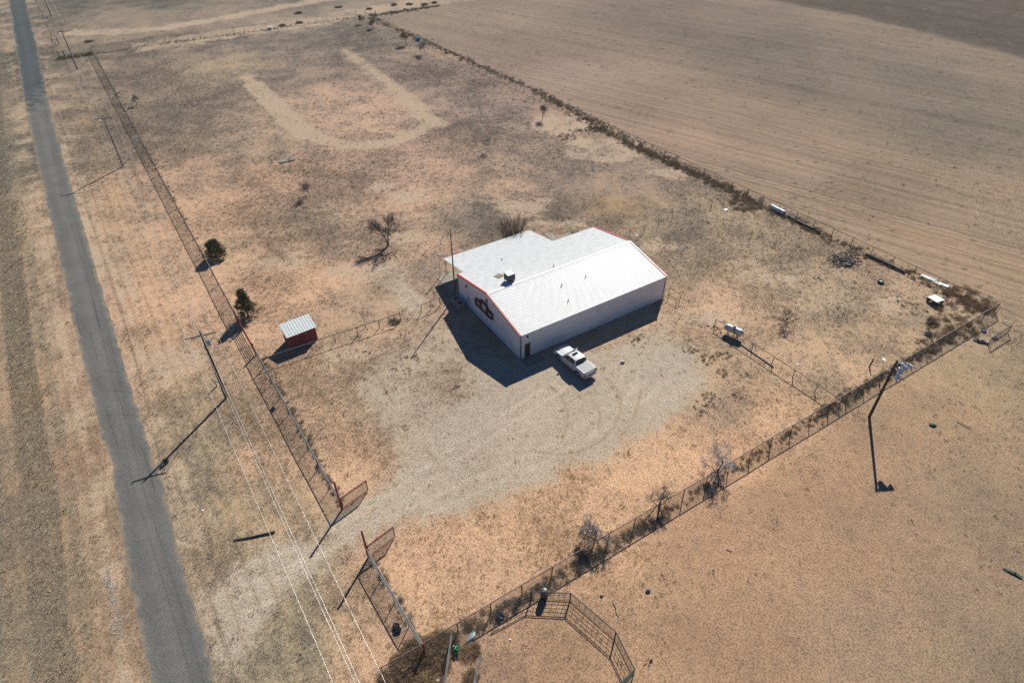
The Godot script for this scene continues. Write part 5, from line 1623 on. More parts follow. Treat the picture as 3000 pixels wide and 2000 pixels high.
func fence(called: String, label: String, a: Vector3, b: Vector3, h: float, bay: float, look: Dictionary, group := "chain link fences") -> Node3D:
	var o := thing(called, label, "fence", a, heading(a, b), group)
	var length := a.distance_to(b)
	var n := maxi(1, roundi(length / bay))
	var w := length / n
	var pm: Material = look.post
	var pr: float = look.get("post_r", 0.035)
	var skip: Array = look.get("skip", [])
	var r := RandomNumberGenerator.new()
	r.seed = hash(called + label)
	for i in n + 1:
		if i in skip:
			continue
		var mb := MB.new()
		var lean := Vector3(r.randfn() * look.get("lean", 0.012), 0, r.randfn() * look.get("lean", 0.012)) * h
		var big: bool = look.get("big_every", 0) > 0 and i % int(look.get("big_every", 1)) == 0
		mb.tube(Vector3(w * i, -0.05, 0), Vector3(w * i, (h + 0.02) * (1.12 if big else 1.0), 0) + lean, pr * (1.7 if big else 1.0), -1, 6)
		part(o, "post", mb, look.get("big_post", pm) if big else pm)
	if look.get("rail", true):
		var mb := MB.new()
		var p := PackedVector3Array(); var rr := PackedFloat32Array()
		for i in n + 1:
			p.append(Vector3(w * i, h + r.randfn() * 0.01, r.randfn() * 0.012)); rr.append(look.get("rail_r", 0.028))
		mb.path(p, rr, 6)
		part(o, "top_rail", mb, look.get("rail_mat", pm))
	for i in n:
		if look.get("mesh", true):
			part(o, "chain_link", link_mesh(w, h - 0.05, look.get("pitch", 0.075), look.get("wire", 0.0029)), look.link, Vector3(w * i, 0, 0.03))
		elif look.has("strands"):
			part(o, "wire_strand", strands(w, h, look.strands), look.link, Vector3(w * i, 0, 0.03))
	return o

func pipe_panel(o: Node3D, called: String, a: Vector3, b: Vector3, rails: Array, uprights: int, r: float, m: Material, thin := 0.6) -> void:      # one welded panel: rails at the given heights between two end posts, and bars between
	var mb := MB.new()
	for e in [a, b]:
		mb.tube(e, e + Vector3(0, rails[-1], 0), r * 1.15, -1, 6)
	for y in rails:
		mb.tube(a + Vector3(0, y, 0), b + Vector3(0, y, 0), r if y == rails[-1] else r * 0.85, -1, 6)
	for i in range(1, uprights):
		var p := a.lerp(b, float(i) / uprights)
		mb.tube(p + Vector3(0, rails[0], 0), p + Vector3(0, rails[-1], 0), r * thin, -1, 5)
	part(o, called, mb, m)

func build_fences() -> void:
	var rust := mat("rusty pipe", Color(0.075, 0.048, 0.040), 0.75, 0.2, 0.6, 0.6)
	var rail := mat("pale rusty rail", Color(0.20, 0.145, 0.125), 0.6, 0.3, 0.7, 0.8)
	var zinc := mat("zinc wire", Color(0.13, 0.135, 0.14), 0.5, 0.3)
	var galv := mat("galvanised post", Color(0.13, 0.132, 0.135), 0.5, 0.4)
	var red := mat("red gate paint", Color(0.30, 0.03, 0.035), 0.55, 0.0, 0.7, 0.8)
	var dark := mat("dark pipe", Color(0.045, 0.040, 0.038), 0.7)
	var nw := Vector3(-116.133, 0, -190.261)
	var sw := Vector3(-7.210, 0, -23.610)
	var east := Vector3(63.472, 0, -67.149)
	var north := Vector3(-46.445, 0, -228.314)
	var gate_n := Vector3(-16.420, 0, -37.260)
	var gate_s := Vector3(-13.037, 0, -32.138)
	var brace_n := Vector3(-34.735, 0, -64.989)
	var brace_s := Vector3(-31.478, 0, -60.020)
	var wlook := {"post": galv, "wire": 0.0042, "link": mat("bright zinc wire", Color(0.30, 0.305, 0.31), 0.5, 0.3), "post_r": 0.042, "rail_r": 0.042, "rail_mat": galv}
	fence("chain_link_fence", "roadside chain link fence north of the red bar gate", brace_n, nw, 1.55, 3.05, wlook)
	fence("chain_link_fence", "roadside chain link fence between the red bar gate and the entrance gates", gate_n, brace_s, 1.55, 3.05, wlook)
	fence("chain_link_fence", "roadside chain link fence from the entrance gates to the red corner post", gate_s, sw, 1.55, 2.6, wlook)
	var slook := {"post": rust, "link": mat("rusty wire", Color(0.085, 0.07, 0.06), 0.6, 0.3), "post_r": 0.048, "rail_r": 0.048, "rail_mat": rail}
	fence("chain_link_fence", "rusty chain link fence between the yard and the bare corral", sw, east, 1.55, 3.02, slook)
	fence("chain_link_fence", "short rusty fence running left from the red corner post", sw, Vector3(-10.318, 0, -21.811), 1.45, 2.4, slook)
	fence("chain_link_fence", "wire fence of thin posts across the north end of the yard", nw, north, 1.75, 3.2, {"post": mat("brown post", Color(0.075, 0.062, 0.052), 0.8), "link": zinc, "post_r": 0.03, "rail_r": 0.022, "big_every": 6, "big_post": mat("dark wood post", Color(0.03, 0.027, 0.024), 0.9), "pitch": 0.15})
	fence("pipe_fence", "long pipe fence with weeds between the yard and the stubble field", east + (north - east).normalized() * 1.2, north, 1.28, 3.3, {"post": rust, "rail_mat": rust, "link": zinc, "post_r": 0.05, "rail_r": 0.042, "mesh": false, "strands": 4, "lean": 0.03}, "pipe fences")
	fence("wire_fence", "sparse dark-post wire fence running off beyond the north corner", Vector3(-43.401, 0, -229.624), Vector3(-10.329, 0, -249.103), 1.3, 21.0, {"post": mat("dark wood post", Color.BLACK), "link": zinc, "post_r": 0.09, "rail": false, "mesh": false, "strands": 4}, "wire fences")
	fence("wire_fence", "dark-post wire fence along the road beyond the yard", Vector3(-129.468, 0, -196.252), Vector3(-173.331, 0, -262.262), 1.3, 14.0, {"post": mat("dark wood post", Color.BLACK), "link": zinc, "post_r": 0.09, "rail": false, "mesh": false, "strands": 4}, "wire fences")
	# red corner post
	var mb := MB.new()
	mb.tube(Vector3(0, -0.05, 0), Vector3(0, 1.75, 0), 0.095, -1, 10)
	single("corner_post", mb, red, "thick red pipe post at the lot's near corner", "post", sw + Vector3(0.05, 0, 0.06))
	# dark brace posts and bar gate beyond the north-west corner
	var o := thing("brace_posts", "dark wooden brace posts with a bar gate beyond the yard's far corner", "gate", Vector3(-122.432, 0, -184.922))
	var wood := mat("dark wood post", Color.BLACK)
	var base := o.position
	for q in [[Vector3(-122.432, 0, -184.922), 2.0], [Vector3(-121.280, 0, -185.661), 1.9], [Vector3(-129.663, 0, -197.975), 1.9], [Vector3(-131.242, 0, -198.029), 1.9]]:
		mb = MB.new()
		mb.tube(q[0] - base + Vector3(0, -0.05, 0), q[0] - base + Vector3(0, q[1], 0), 0.12, -1, 8)
		part(o, "post", mb, wood)
	mb = MB.new()
	mb.tube(Vector3(-122.432, 0, -184.922) - base + Vector3(0, 1.5, 0), Vector3(-121.280, 0, -185.661) - base + Vector3(0, 1.5, 0), 0.06)
	mb.tube(Vector3(-129.663, 0, -197.975) - base + Vector3(0, 1.4, 0), Vector3(-131.242, 0, -198.029) - base + Vector3(0, 1.4, 0), 0.06)
	part(o, "brace_rail", mb, wood)
	pipe_panel(o, "bar_gate", Vector3(-123.582, 0, -186.779) - base, Vector3(-130.525, 0, -196.858) - base, [0.3, 0.55, 0.8, 1.05, 1.3], 3, 0.03, galv)
	# red bar gate in the roadside fence
	o = thing("bar_gate", "red six-bar pipe gate set in the roadside fence near the shed", "gate", brace_n, heading(brace_n, brace_s))
	var gl := brace_n.distance_to(brace_s)
	for x in [0.0, gl]:
		mb = MB.new()
		mb.tube(Vector3(x, -0.05, 0), Vector3(x, 1.95, 0), 0.085, -1, 10)
		part(o, "gate_post", mb, red)
	for k in 6:
		mb = MB.new()
		mb.tube(Vector3(0.12, 0.28 + k * 0.22, 0), Vector3(gl - 0.12, 0.28 + k * 0.22, 0), 0.036, -1, 6)
		part(o, "bar", mb, red)
	for x in [0.14, gl * 0.5, gl - 0.14]:
		mb = MB.new()
		mb.box(Vector3(x, 0.83, 0), Vector3(0.05, 1.2, 0.03))
		part(o, "upright", mb, red)
	mb = MB.new()      # brace rail and leaning side brace beyond the post
	mb.tube(Vector3(0.0, 1.35, 0), Vector3(-2.1, 1.35, 0), 0.05, -1, 8); mb.tube(Vector3(-2.1, -0.05, 0), Vector3(-2.1, 1.6, 0), 0.07, -1, 8); mb.tube(Vector3(-0.1, 0.2, 0), Vector3(-2.0, 1.3, 0), 0.035, -1, 6)
	part(o, "brace", mb, red)
	# entrance gates, swung open, each on its tall red post
	var leafs := [[gate_n, Vector3(-14.271, 0, -39.430), "open red chain link gate on a tall post, the one nearer the shed", 4.2], [gate_s, Vector3(-10.934, 0, -34.166), "open red chain link gate on a tall post, the one nearer the camera", 4.0]]
	for q in leafs:
		var a: Vector3 = q[0]
		var b: Vector3 = q[1]
		o = thing("entrance_gate", q[2], "gate", a, heading(a, b), "open entrance gates")
		var l := a.distance_to(b)
		mb = MB.new()
		mb.tube(Vector3(0, -0.05, 0), Vector3(0, q[3], 0), 0.095, -1, 10)
		part(o, "gate_post", mb, red)
		mb = MB.new()
		mb.tube(Vector3(0.14, 0.12, 0), Vector3(l, 0.12, 0), 0.04); mb.tube(Vector3(0.14, 1.62, 0), Vector3(l, 1.62, 0), 0.045); mb.tube(Vector3(0.14, 1.44, 0), Vector3(l, 1.44, 0), 0.032)
		mb.tube(Vector3(0.14, 0.12, 0), Vector3(0.14, 1.62, 0), 0.045); mb.tube(Vector3(l, 0.12, 0), Vector3(l, 1.62, 0), 0.045)
		part(o, "gate_frame", mb, red)
		part(o, "chain_link", link_mesh(l - 0.2, 1.45, 0.06, 0.0038), zinc, Vector3(0.17, 0.1, 0))
		mb = MB.new()
		for y in [0.4, 1.4]:
			mb.box(Vector3(0.08, y, 0), Vector3(0.16, 0.06, 0.05))
		part(o, "hinge", mb, dark)
	# flat plate hung on the roadside fence: its shadow shows two dark panes
	mb = MB.new()
	mb.box(Vector3(0, 1.05, 0), Vector3(0.75, 0.5, 0.02))
	single("notice_plate", mb, mat("plate grey", Color(0.25, 0.26, 0.27), 0.5), "small grey plate hung on the roadside fence between gate and entrance", "sign", Vector3(-26.372, 0, -51.981), heading(gate_n, brace_s))
	# pipe rail fence by the shed
	var look := {"post": red, "rail_mat": mat("grey pipe", Color(0.13, 0.125, 0.125), 0.5, 0.3), "link": zinc, "post_r": 0.05, "rail_r": 0.05, "mesh": false, "lean": 0.02}
	fence("pipe_rail_fence", "single-rail pipe fence on red posts below the red shed", Vector3(-29.763, 0, -57.943), Vector3(-14.546, 0, -66.641), 1.27, 3.05, look, "pipe fences")
	fence("pipe_rail_fence", "short single-rail pipe fence on red posts beside the gable condensers", Vector3(-11.966, 0, -68.371), Vector3(-9.643, 0, -69.938), 1.3, 1.45, look, "pipe fences")
	o = thing("pipe_gate", "light wire-filled pipe gate at the end of the shed fence", "gate", Vector3(-14.546, 0, -66.641))
	pipe_panel(o, "gate_frame", Vector3.ZERO, Vector3(-16.061, 0, -66.479) - o.position, [0.25, 0.85, 1.5], 2, 0.022, mat("grey pipe", Color.WHITE))
	# fence round the propane tank
	fence("pipe_fence", "single-rail rusty pipe fence beside the propane tank", Vector3(26.054, 0, -64.850), Vector3(36.190, 0, -50.216), 1.17, 3.0, {"post": rust, "rail_mat": rail, "link": zinc, "post_r": 0.048, "rail_r": 0.05, "mesh": false, "lean": 0.03}, "pipe fences")
	# row of lone posts behind the hall
	var posts := [[1160, 1287], [1270, 1253], [1378, 1213], [1484, 1170], [1588, 1130], [1692, 1096], [1785, 1066], [1886, 1022], [1980, 985]]
	var pw := [Vector3(18.467, 0, -87.608), Vector3(20.925, 0, -88.928), Vector3(23.436, 0, -90.524), Vector3(25.992, 0, -92.288), Vector3(28.547, 0, -93.970), Vector3(31.104, 0, -95.426), Vector3(33.433, 0, -96.735), Vector3(36.151, 0, -98.718), Vector3(38.699, 0, -100.426)]
	for i in pw.size():
		mb = MB.new()
		var lean := Vector3(sin(i * 2.3) * 0.06, 0, cos(i * 1.7) * 0.05)
		mb.box(Vector3(0, 0.72, 0), Vector3(0.08, 1.5, 0.02), Basis(Vector3.BACK, lean.x)); mb.box(Vector3(0, 0.72, 0.02), Vector3(0.02, 1.5, 0.07), Basis(Vector3.BACK, lean.x))
		single("steel_post", mb, dark, "%s thin steel post from the hall in the row towards the field fence" % ORD[i], "post", pw[i], i * 0.9, "row of steel posts behind the hall")
	# pipe pen by the hall's far corner
	o = thing("pipe_pen", "small pipe-railed pen against the hall's far right corner", "fence", Vector3(21.504, 0, -71.672))
	var p0 := Vector3(21.504, 0, -71.672) - o.position
	var p1 := Vector3(22.632, 0, -70.100) - o.position
	var p2 := Vector3(20.721, 0, -71.059) - o.position
	pipe_panel(o, "panel", p0, p1, [0.2, 1.3], 1, 0.03, rust)
	pipe_panel(o, "panel", p2, p0 + Vector3(0.001, 0, 0), [0.2, 1.3], 1, 0.028, rust)
	# corral of welded mesh panels in the near foreground
	var cor := mat("corral steel", Color(0.085, 0.066, 0.06), 0.65, 0.3, 0.7, 0.6)
	var corners := [Vector3(-1.425, 0, -26.504), Vector3(1.412, 0, -27.999), Vector3(4.675, 0, -27.820), Vector3(8.007, 0, -24.527), Vector3(9.058, 0, -21.636)]
	var cl := ["welded corral panel nearest the blue feed sack", "welded corral panel in front of the standing barrel", "long welded corral panel right of the barrel", "welded corral panel running down to the green gate"]
	for i in 4:
		var a: Vector3 = corners[i]
		var b: Vector3 = corners[i + 1]
		o = thing("corral_fence", cl[i], "fence panel", a, heading(a, b), "corral panels")
		var l := a.distance_to(b)
		pipe_panel(o, "frame", Vector3(0.03, 0, 0), Vector3(l - 0.03, 0, 0), [0.08, 1.16, 1.30], 1, 0.032, cor)
		for k in 3:
			mb = MB.new()
			mb.tube(Vector3(0.05, 0.32 + 0.27 * k, 0), Vector3(l - 0.05, 0.32 + 0.27 * k, 0), 0.017, -1, 5)
			part(o, "bar", mb, cor)
		var n := roundi(l / 0.5)
		for k in range(1, n):
			mb = MB.new()
			mb.tube(Vector3(l * k / n, 0.08, 0.012), Vector3(l * k / n, 1.16, 0.012), 0.015, -1, 5)
			part(o, "upright", mb, cor)
	var green := mat("green gate paint", Color(0.035, 0.075, 0.055), 0.5)
	var bars := [["green pipe gate panel at the bottom edge of the corral", corners[4], Vector3(6.748, 0, -19.729), green, 7], ["long grey bar gate seen edge-on beside the green bag", Vector3(-5.028, 0, -24.800), Vector3(-5.347, 0, -20.578), galv, 6], ["short weathered bar gate standing at the bottom edge", Vector3(-2.641, 0, -22.997), Vector3(-3.138, 0, -20.707), mat("weathered gate", Color(0.16, 0.145, 0.13), 0.8), 6]]
	for q in bars:
		var a: Vector3 = q[1]
		var b: Vector3 = q[2]
		o = thing("corral_gate", q[0], "gate", a, heading(a, b), "corral gates")
		var l := a.distance_to(b)
		for k in q[4]:
			mb = MB.new()
			mb.tube(Vector3(0, 0.2 + 1.15 * k / (q[4] - 1.0), 0), Vector3(l, 0.2 + 1.15 * k / (q[4] - 1.0), 0), 0.026, -1, 6)
			part(o, "bar", mb, q[3])
		for k in 4:
			mb = MB.new()
			mb.box(Vector3(l * k / 3.0, 0.69, 0), Vector3(0.05, 1.38, 0.035))
			part(o, "upright", mb, q[3])
	# pen at the east corner
	o = thing("barred_gate", "barred pipe gate panel standing alone by the east corner of the corral", "gate", Vector3(62.716, 0, -63.008), heading(Vector3(62.716, 0, -63.008), Vector3(58.801, 0, -60.580)), "corral gates")
	var l2 := Vector3(62.716, 0, -63.008).distance_to(Vector3(58.801, 0, -60.580))
	pipe_panel(o, "frame", Vector3.ZERO, Vector3(l2, 0, 0), [0.12, 1.1, 1.25], 1, 0.04, cor)
	for k in range(1, 12):
		mb = MB.new()
		mb.tube(Vector3(l2 * k / 12.0, 0.12, 0), Vector3(l2 * k / 12.0, 1.1, 0), 0.014, -1, 5)
		part(o, "upright", mb, cor)
	fence("pipe_fence", "rusty pipe fence going on past the lot's east corner", Vector3(63.451, 0, -66.771), Vector3(66.410, 0, -62.383), 1.2, 4.4, {"post": rust, "rail_mat": rust, "link": zinc, "mesh": false, "strands": 4, "lean": 0.03}, "pipe fences")
	fence("wire_fence", "slack wire fence joining the barred gate to the right edge", Vector3(62.786, 0, -63.051), Vector3(67.327, 0, -62.109), 1.15, 6.0, {"post": rust, "rail": false, "link": mat("rusty wire", Color.BLACK), "mesh": false, "strands": 5}, "wire fences")
	fence("wire_fence", "slack wire fence joining the barred gate to the lot corner", Vector3(58.801, 0, -60.580), Vector3(58.097, 0, -62.992), 1.15, 5.0, {"post": rust, "rail": false, "link": mat("rusty wire", Color.BLACK), "mesh": false, "strands": 5}, "wire fences")


# ---------------------------------------------------------------- things lying about
func crumple(seed_: int, size: Vector3, rough := 0.3, rings := 7, sides := 12) -> MB:      # a slumped bag or cloth: a dented, flattened ball that rests on y = 0
	var f := FastNoiseLite.new()
	f.seed = seed_; f.frequency = 1.1; f.fractal_octaves = 3
	var mb := MB.new()
	var pt := func(i: int, j: int) -> Vector3:
		var la := PI * i / rings - PI / 2
		var lo := TAU * (j % sides) / sides
		var d := Vector3(cos(la) * cos(lo), sin(la), cos(la) * sin(lo))
		var k := 1.0 + rough * 2.2 * f.get_noise_3dv(d * 1.6)
		return Vector3(d.x * size.x / 2 * k, maxf((d.y * k + 0.75) / 1.75, 0.0) * size.y, d.z * size.z / 2 * k)
	for i in rings:
		for j in sides:
			var a: Vector3 = pt.call(i, j); var b: Vector3 = pt.call(i, j + 1); var e: Vector3 = pt.call(i + 1, j + 1); var d: Vector3 = pt.call(i + 1, j)
			if i == 0:
				mb.tri(a, d, e)
			elif i == rings - 1:
				mb.tri(a, d, b)
			else:
				mb.quad(a, d, e, b)
	return mb

func ragged(seed_: int, w: float, l: float) -> MB:      # a torn flat scrap with a curled edge
	var r := RandomNumberGenerator.new()
	r.seed = seed_
	var mb := MB.new()
	var ring := []
	for k in 8:
		var t := TAU * k / 8
		ring.append(Vector3(cos(t) * w / 2 * r.randf_range(0.75, 1.1), r.randf_range(0.01, 0.09), sin(t) * l / 2 * r.randf_range(0.75, 1.1)))
	for k in 8:
		mb.tri(Vector3(0, 0.05, 0), ring[(k + 1) % 8], ring[k])
		mb.tri(Vector3(0, 0.044, 0), ring[k] - Vector3(0, 0.006, 0), ring[(k + 1) % 8] - Vector3(0, 0.006, 0))
	return mb

func build_clutter() -> void:
	var white := mat("white plastic", Color(0.74, 0.75, 0.74), 0.5)
	# propane tank
	var a := Vector3(27.072, 0, -62.722)
	var b := Vector3(28.192, 0, -62.100)
	var o := thing("propane_tank", "white rust-stained propane tank on legs behind the pipe fence", "tank", Vector3(27.888, 0, -62.975), heading(Vector3(27.222, 0, -62.884), Vector3(28.476, 0, -61.857)))
	o.rotation.y = heading(Vector3(27.323, 0, -64.847), Vector3(28.849, 0, -63.483))
	var mb := MB.new()
	var prof := PackedVector2Array()
	for k in 7:
		var t := PI / 2 * k / 6.0
		prof.append(Vector2(sin(t) * 0.46, -0.92 - cos(t) * 0.34))
	for k in 7:
		var t := PI / 2 * k / 6.0
		prof.append(Vector2(cos(t) * 0.46, 0.92 + sin(t) * 0.34))
	mb.lathe(prof, 22, Transform3D(Basis(Vector3.BACK, -PI / 2), Vector3(0, 0.92, 0)))
	part(o, "shell", mb, mat("rust-stained white", Color(0.66, 0.65, 0.62), 0.45, 0.0, 0.6, 1.6))
	mb = MB.new()
	mb.lathe(PackedVector2Array([Vector2(0.18, 1.30), Vector2(0.18, 1.54), Vector2(0.16, 1.60), Vector2(0, 1.62)]), 14)
	part(o, "valve_hood", mb, mat("hood grey", Color(0.25, 0.25, 0.25), 0.6))
	for x in [-0.6, 0.6]:
		for z in [-0.26, 0.26]:
			mb = MB.new()
			mb.box(Vector3(x, 0.28, z), Vector3(0.10, 0.56, 0.05))
			part(o, "leg", mb, mat("hood grey", Color.WHITE))
	mb = MB.new()
	mb.lathe(PackedVector2Array([Vector2(0.07, 0.0), Vector2(0.06, 0.03), Vector2(0, 0.03)]), 10, Transform3D(Basis(Vector3.BACK, -PI / 2), Vector3(1.25, 0.95, 0)))
	part(o, "gauge", mb, mat("hood grey", Color.WHITE))
	mb = MB.new()
	mb.tube(Vector3.ZERO, Vector3(31.144, 0, -56.876) - Vector3(28.276, 0, -61.364), 0.07, -1, 8)
	single("steel_pipe", mb, mat("long pipe", Color(0.19, 0.18, 0.165), 0.7, 0.2), "long grey pipe lying in the sand beside the tank fence", "pipe", Vector3(28.276, 0, -61.364) + Vector3(0, 0.08, 0))
	# fence-side scrap along the field
	mb = MB.new()
	mb.lathe(PackedVector2Array([Vector2(0.33, -1.35), Vector2(0.36, -1.35), Vector2(0.36, 1.35), Vector2(0.33, 1.35), Vector2(0.33, -1.35)]), 20, Transform3D(Basis(Vector3.BACK, -PI / 2), Vector3(0, 0.36, 0)))
	single("white_culvert", mb, mat("pale tank plastic", Color(0.58, 0.66, 0.70), 0.35, 0.0, 0.85, 1.0), "pale blue-white open cylinder lying against the field fence", "culvert", Vector3(44.000, 0, -95.100), heading(Vector3(43.380, 0, -96.315), Vector3(44.729, 0, -94.051)))
	mb = MB.new()
	var pa := Vector3(52.733, 0, -81.504)
	var pb := Vector3(56.138, 0, -76.558)
	mb.path(PackedVector3Array([Vector3(0, 0.2, 0), (pb - pa) * 0.5 + Vector3(0.1, 0.22, 0), pb - pa + Vector3(0, 0.2, 0)]), PackedFloat32Array([0.2, 0.18, 0.15]), 10)
	single("dark_log", mb, mat("tarred log", Color(0.030, 0.032, 0.032), 0.7, 0.0, 0.5, 0.7), "long dark tarred pole lying along the field fence left of the white sheets", "log", pa)
	mb = MB.new()
	pa = Vector3(45.052, 0, -93.316)
	pb = Vector3(48.239, 0, -87.822)
	mb.path(PackedVector3Array([Vector3(0, 0.2, 0), (pb - pa) * 0.5 + Vector3(0, 0.2, 0.1), pb - pa + Vector3(0, 0.22, 0)]), PackedFloat32Array([0.17, 0.2, 0.22]), 10)
	single("dark_log", mb, mat("tarred log", Color.BLACK), "long dark pole half hidden in weeds beside the pale cylinder", "log", pa)
	var sheets := [[Vector3(58.857, 0, -75.294), Vector3(58.199, 0, -76.077), Vector3(59.506, 0, -74.522), "narrow white sheet of roofing by the field fence, left one of two"], [Vector3(59.845, 0, -73.766), Vector3(59.209, 0, -74.420), Vector3(60.410, 0, -73.225), "white roofing sheet by the field fence, right one of two"]]
	for q in sheets:
		mb = ribbed(0.66, 0.22, 0.025, func(_s): return [-1.0, 1.0], func(s, t, r): return Vector3(t, 0.10 + r + 0.04 * t, 0.33 - s))
		mb.box(Vector3(0, 0.03, 0), Vector3(1.9, 0.04, 0.6), Basis(Vector3.BACK, 0.01))
		single("roofing_sheet", mb, mat("bright sheet", Color(0.70, 0.76, 0.74), 0.4, 0.1), q[3], "metal sheet", q[0], heading(q[1], q[2]), "white roofing sheets")
	# trailer-like deck
	o = thing("flat_cart", "low white-topped flat cart standing in the grass near the east corner", "cart", Vector3(56.804, 0, -69.603), heading(Vector3(55.867, 0, -69.718), Vector3(56.314, 0, -68.532)) )
	mb = MB.new()
	mb.box(Vector3(0, 0.62, 0), Vector3(1.5, 0.06, 1.45), Basis(Vector3.BACK, 0.06))
	part(o, "deck", mb, mat("cart top", Color(0.60, 0.64, 0.62), 0.5, 0.0, 0.85, 1.0))
	mb = MB.new()
	mb.box(Vector3(0, 0.45, 0.6), Vector3(1.5, 0.14, 0.1)); mb.box(Vector3(0, 0.45, -0.6), Vector3(1.5, 0.14, 0.1)); mb.tube(Vector3(-0.7, 0.45, 0), Vector3(-1.6, 0.2, 0), 0.05)
	part(o, "frame", mb, mat("dark metal", Color.BLACK))
	for x in [-0.5, 0.5]:
		for z in [-0.62, 0.62]:
			mb = MB.new()
			mb.lathe(PackedVector2Array([Vector2(0, -0.08), Vector2(0.24, -0.08), Vector2(0.26, 0), Vector2(0.24, 0.08), Vector2(0, 0.08)]), 14, Transform3D(Basis(Vector3.RIGHT, PI / 2), Vector3(x, 0.26, z)))
			part(o, "wheel", mb, mat("tyre rubber", Color.BLACK))
	# tyre
	o = thing("old_tyre", "old black tyre on a white rim lying flat in the sand", "tyre", Vector3(51.718, 0, -74.375))
	mb = MB.new()
	mb.lathe(PackedVector2Array([Vector2(0.24, 0.02), Vector2(0.36, 0), Vector2(0.42, 0.08), Vector2(0.42, 0.24), Vector2(0.36, 0.32), Vector2(0.26, 0.30)]), 22)
	part(o, "tread", mb, mat("tyre rubber", Color.BLACK))
	mb = MB.new()
	mb.lathe(PackedVector2Array([Vector2(0.265, 0.29), Vector2(0.22, 0.20), Vector2(0.12, 0.22), Vector2(0.10, 0.24), Vector2(0.0, 0.24)]), 18)
	part(o, "rim", mb, mat("cart top", Color.WHITE))
	# heap of burnt frames
	o = thing("scrap_heap", "tangled heap of black scrap frames with a white-rimmed tyre by the field fence", "scrap heap", Vector3(48.769, 0, -80.020))
	var r := RandomNumberGenerator.new()
	r.seed = 5
	for k in 60:
		mb = MB.new()
		var p := Vector3(r.randf_range(-2.2, 2.0), 0, r.randf_range(-1.3, 1.3))
		var d := Vector3(r.randfn(), r.randfn() * 0.25, r.randfn()).normalized() * r.randf_range(0.8, 1.9)
		p.y = r.randf_range(0.1, 0.75)
		var p1 := p - d / 2
		var p2 := p + d / 2
		p1.y = maxf(p1.y, 0.03); p2.y = maxf(p2.y, 0.03)
		mb.tube(p1, p2, r.randf_range(0.03, 0.07), -1, 5)
		part(o, "scrap_bar", mb, mat("burnt metal", Color(0.03, 0.026, 0.025), 0.7, 0.3) if k % 5 else mat("pale metal", Color(0.3, 0.28, 0.27), 0.5, 0.4))
	for q in [[Vector3(0.6, 0.0, -0.5), 1.9, 1.2], [Vector3(-0.5, 0.0, 0.1), 1.6, 1.1]]:
		mb = MB.new()
		for y in [0.25, 0.7]:
			for s in [-1, 1]:
				mb.tube(q[0] + Vector3(-q[1] / 2, y, s * q[2] / 2), q[0] + Vector3(q[1] / 2, y, s * q[2] / 2), 0.025, -1, 5); mb.tube(q[0] + Vector3(s * q[1] / 2, y, -q[2] / 2), q[0] + Vector3(s * q[1] / 2, y, q[2] / 2), 0.025, -1, 5)
				mb.tube(q[0] + Vector3(s * q[1] / 2, 0, q[2] / 2), q[0] + Vector3(s * q[1] / 2, 0.7, q[2] / 2), 0.025, -1, 5); mb.tube(q[0] + Vector3(s * q[1] / 2, 0, -q[2] / 2), q[0] + Vector3(s * q[1] / 2, 0.7, -q[2] / 2), 0.025, -1, 5)
		for k in 5:
			mb.tube(q[0] + Vector3(lerpf(-0.4, 0.4, k / 4.0) * q[1], 0.7, -q[2] / 2), q[0] + Vector3(lerpf(-0.4, 0.4, k / 4.0) * q[1], 0.7, q[2] / 2), 0.012, -1, 4)
		part(o, "scrap_frame", mb, mat("burnt metal", Color.BLACK))
	mb = MB.new()
	mb.lathe(PackedVector2Array([Vector2(0.2, -0.1), Vector2(0.34, -0.1), Vector2(0.38, 0), Vector2(0.34, 0.1), Vector2(0.2, 0.1)]), 18, Transform3D(Basis(Vector3.RIGHT, 0.4), Vector3(0.15, 0.25, 1.25)))
	var ty := part(o, "tyre", mb, mat("tyre rubber", Color.BLACK))
	mb = MB.new()
	mb.lathe(PackedVector2Array([Vector2(0.19, 0.09), Vector2(0.26, 0.115), Vector2(0.30, 0.112), Vector2(0.30, 0.10)]), 18, Transform3D(Basis(Vector3.RIGHT, 0.4), Vector3(0.15, 0.25, 1.25)))
	part(ty, "rim", mb, mat("cart top", Color.WHITE))
	# ash heap by the far bare patches
	o = thing("ash_heap", "dark heap of charred branches between the two pale bare patches", "ash heap", Vector3(16.345, 0, -130.289))
	for k in 46:
		mb = MB.new()
		var p := Vector3(r.randfn() * 1.9, r.randf_range(0.04, 0.3), r.randfn() * 0.7)
		var d := Vector3(r.randfn(), 0, r.randfn()).normalized() * r.randf_range(0.5, 1.5)
		mb.tube(p - d / 2, p + d / 2 + Vector3(0, r.randf() * 0.15, 0), r.randf_range(0.03, 0.07), 0.02, 5)
		part(o, "branch", mb, mat("charred wood", Color(0.03, 0.03, 0.032), 0.9) if k % 4 else mat("grey branch", Color(0.16, 0.15, 0.15), 0.9))
	# plank sheet in the yard behind a sapling
	mb = MB.new()
	mb.box(Vector3(0, 0.30, 0), Vector3(2.9, 0.06, 1.0), Basis(Vector3.RIGHT, 0.28))
	mb.box(Vector3(1.3, 0.15, -0.3), Vector3(0.12, 0.3, 0.12)); mb.box(Vector3(-1.2, 0.12, -0.3), Vector3(0.12, 0.24, 0.12))
	single("plank_sheet", mb, mat("bleached board", Color(0.33, 0.30, 0.255), 0.9, 0.0, 0.75, 1.0), "pale weathered sheet of boards lying propped in the yard", "board", Vector3(-42.479, 0, -116.904), heading(Vector3(-43.467, 0, -116.493), Vector3(-41.506, 0, -117.754)))
	# blue and white barrel, far
	mb = MB.new()
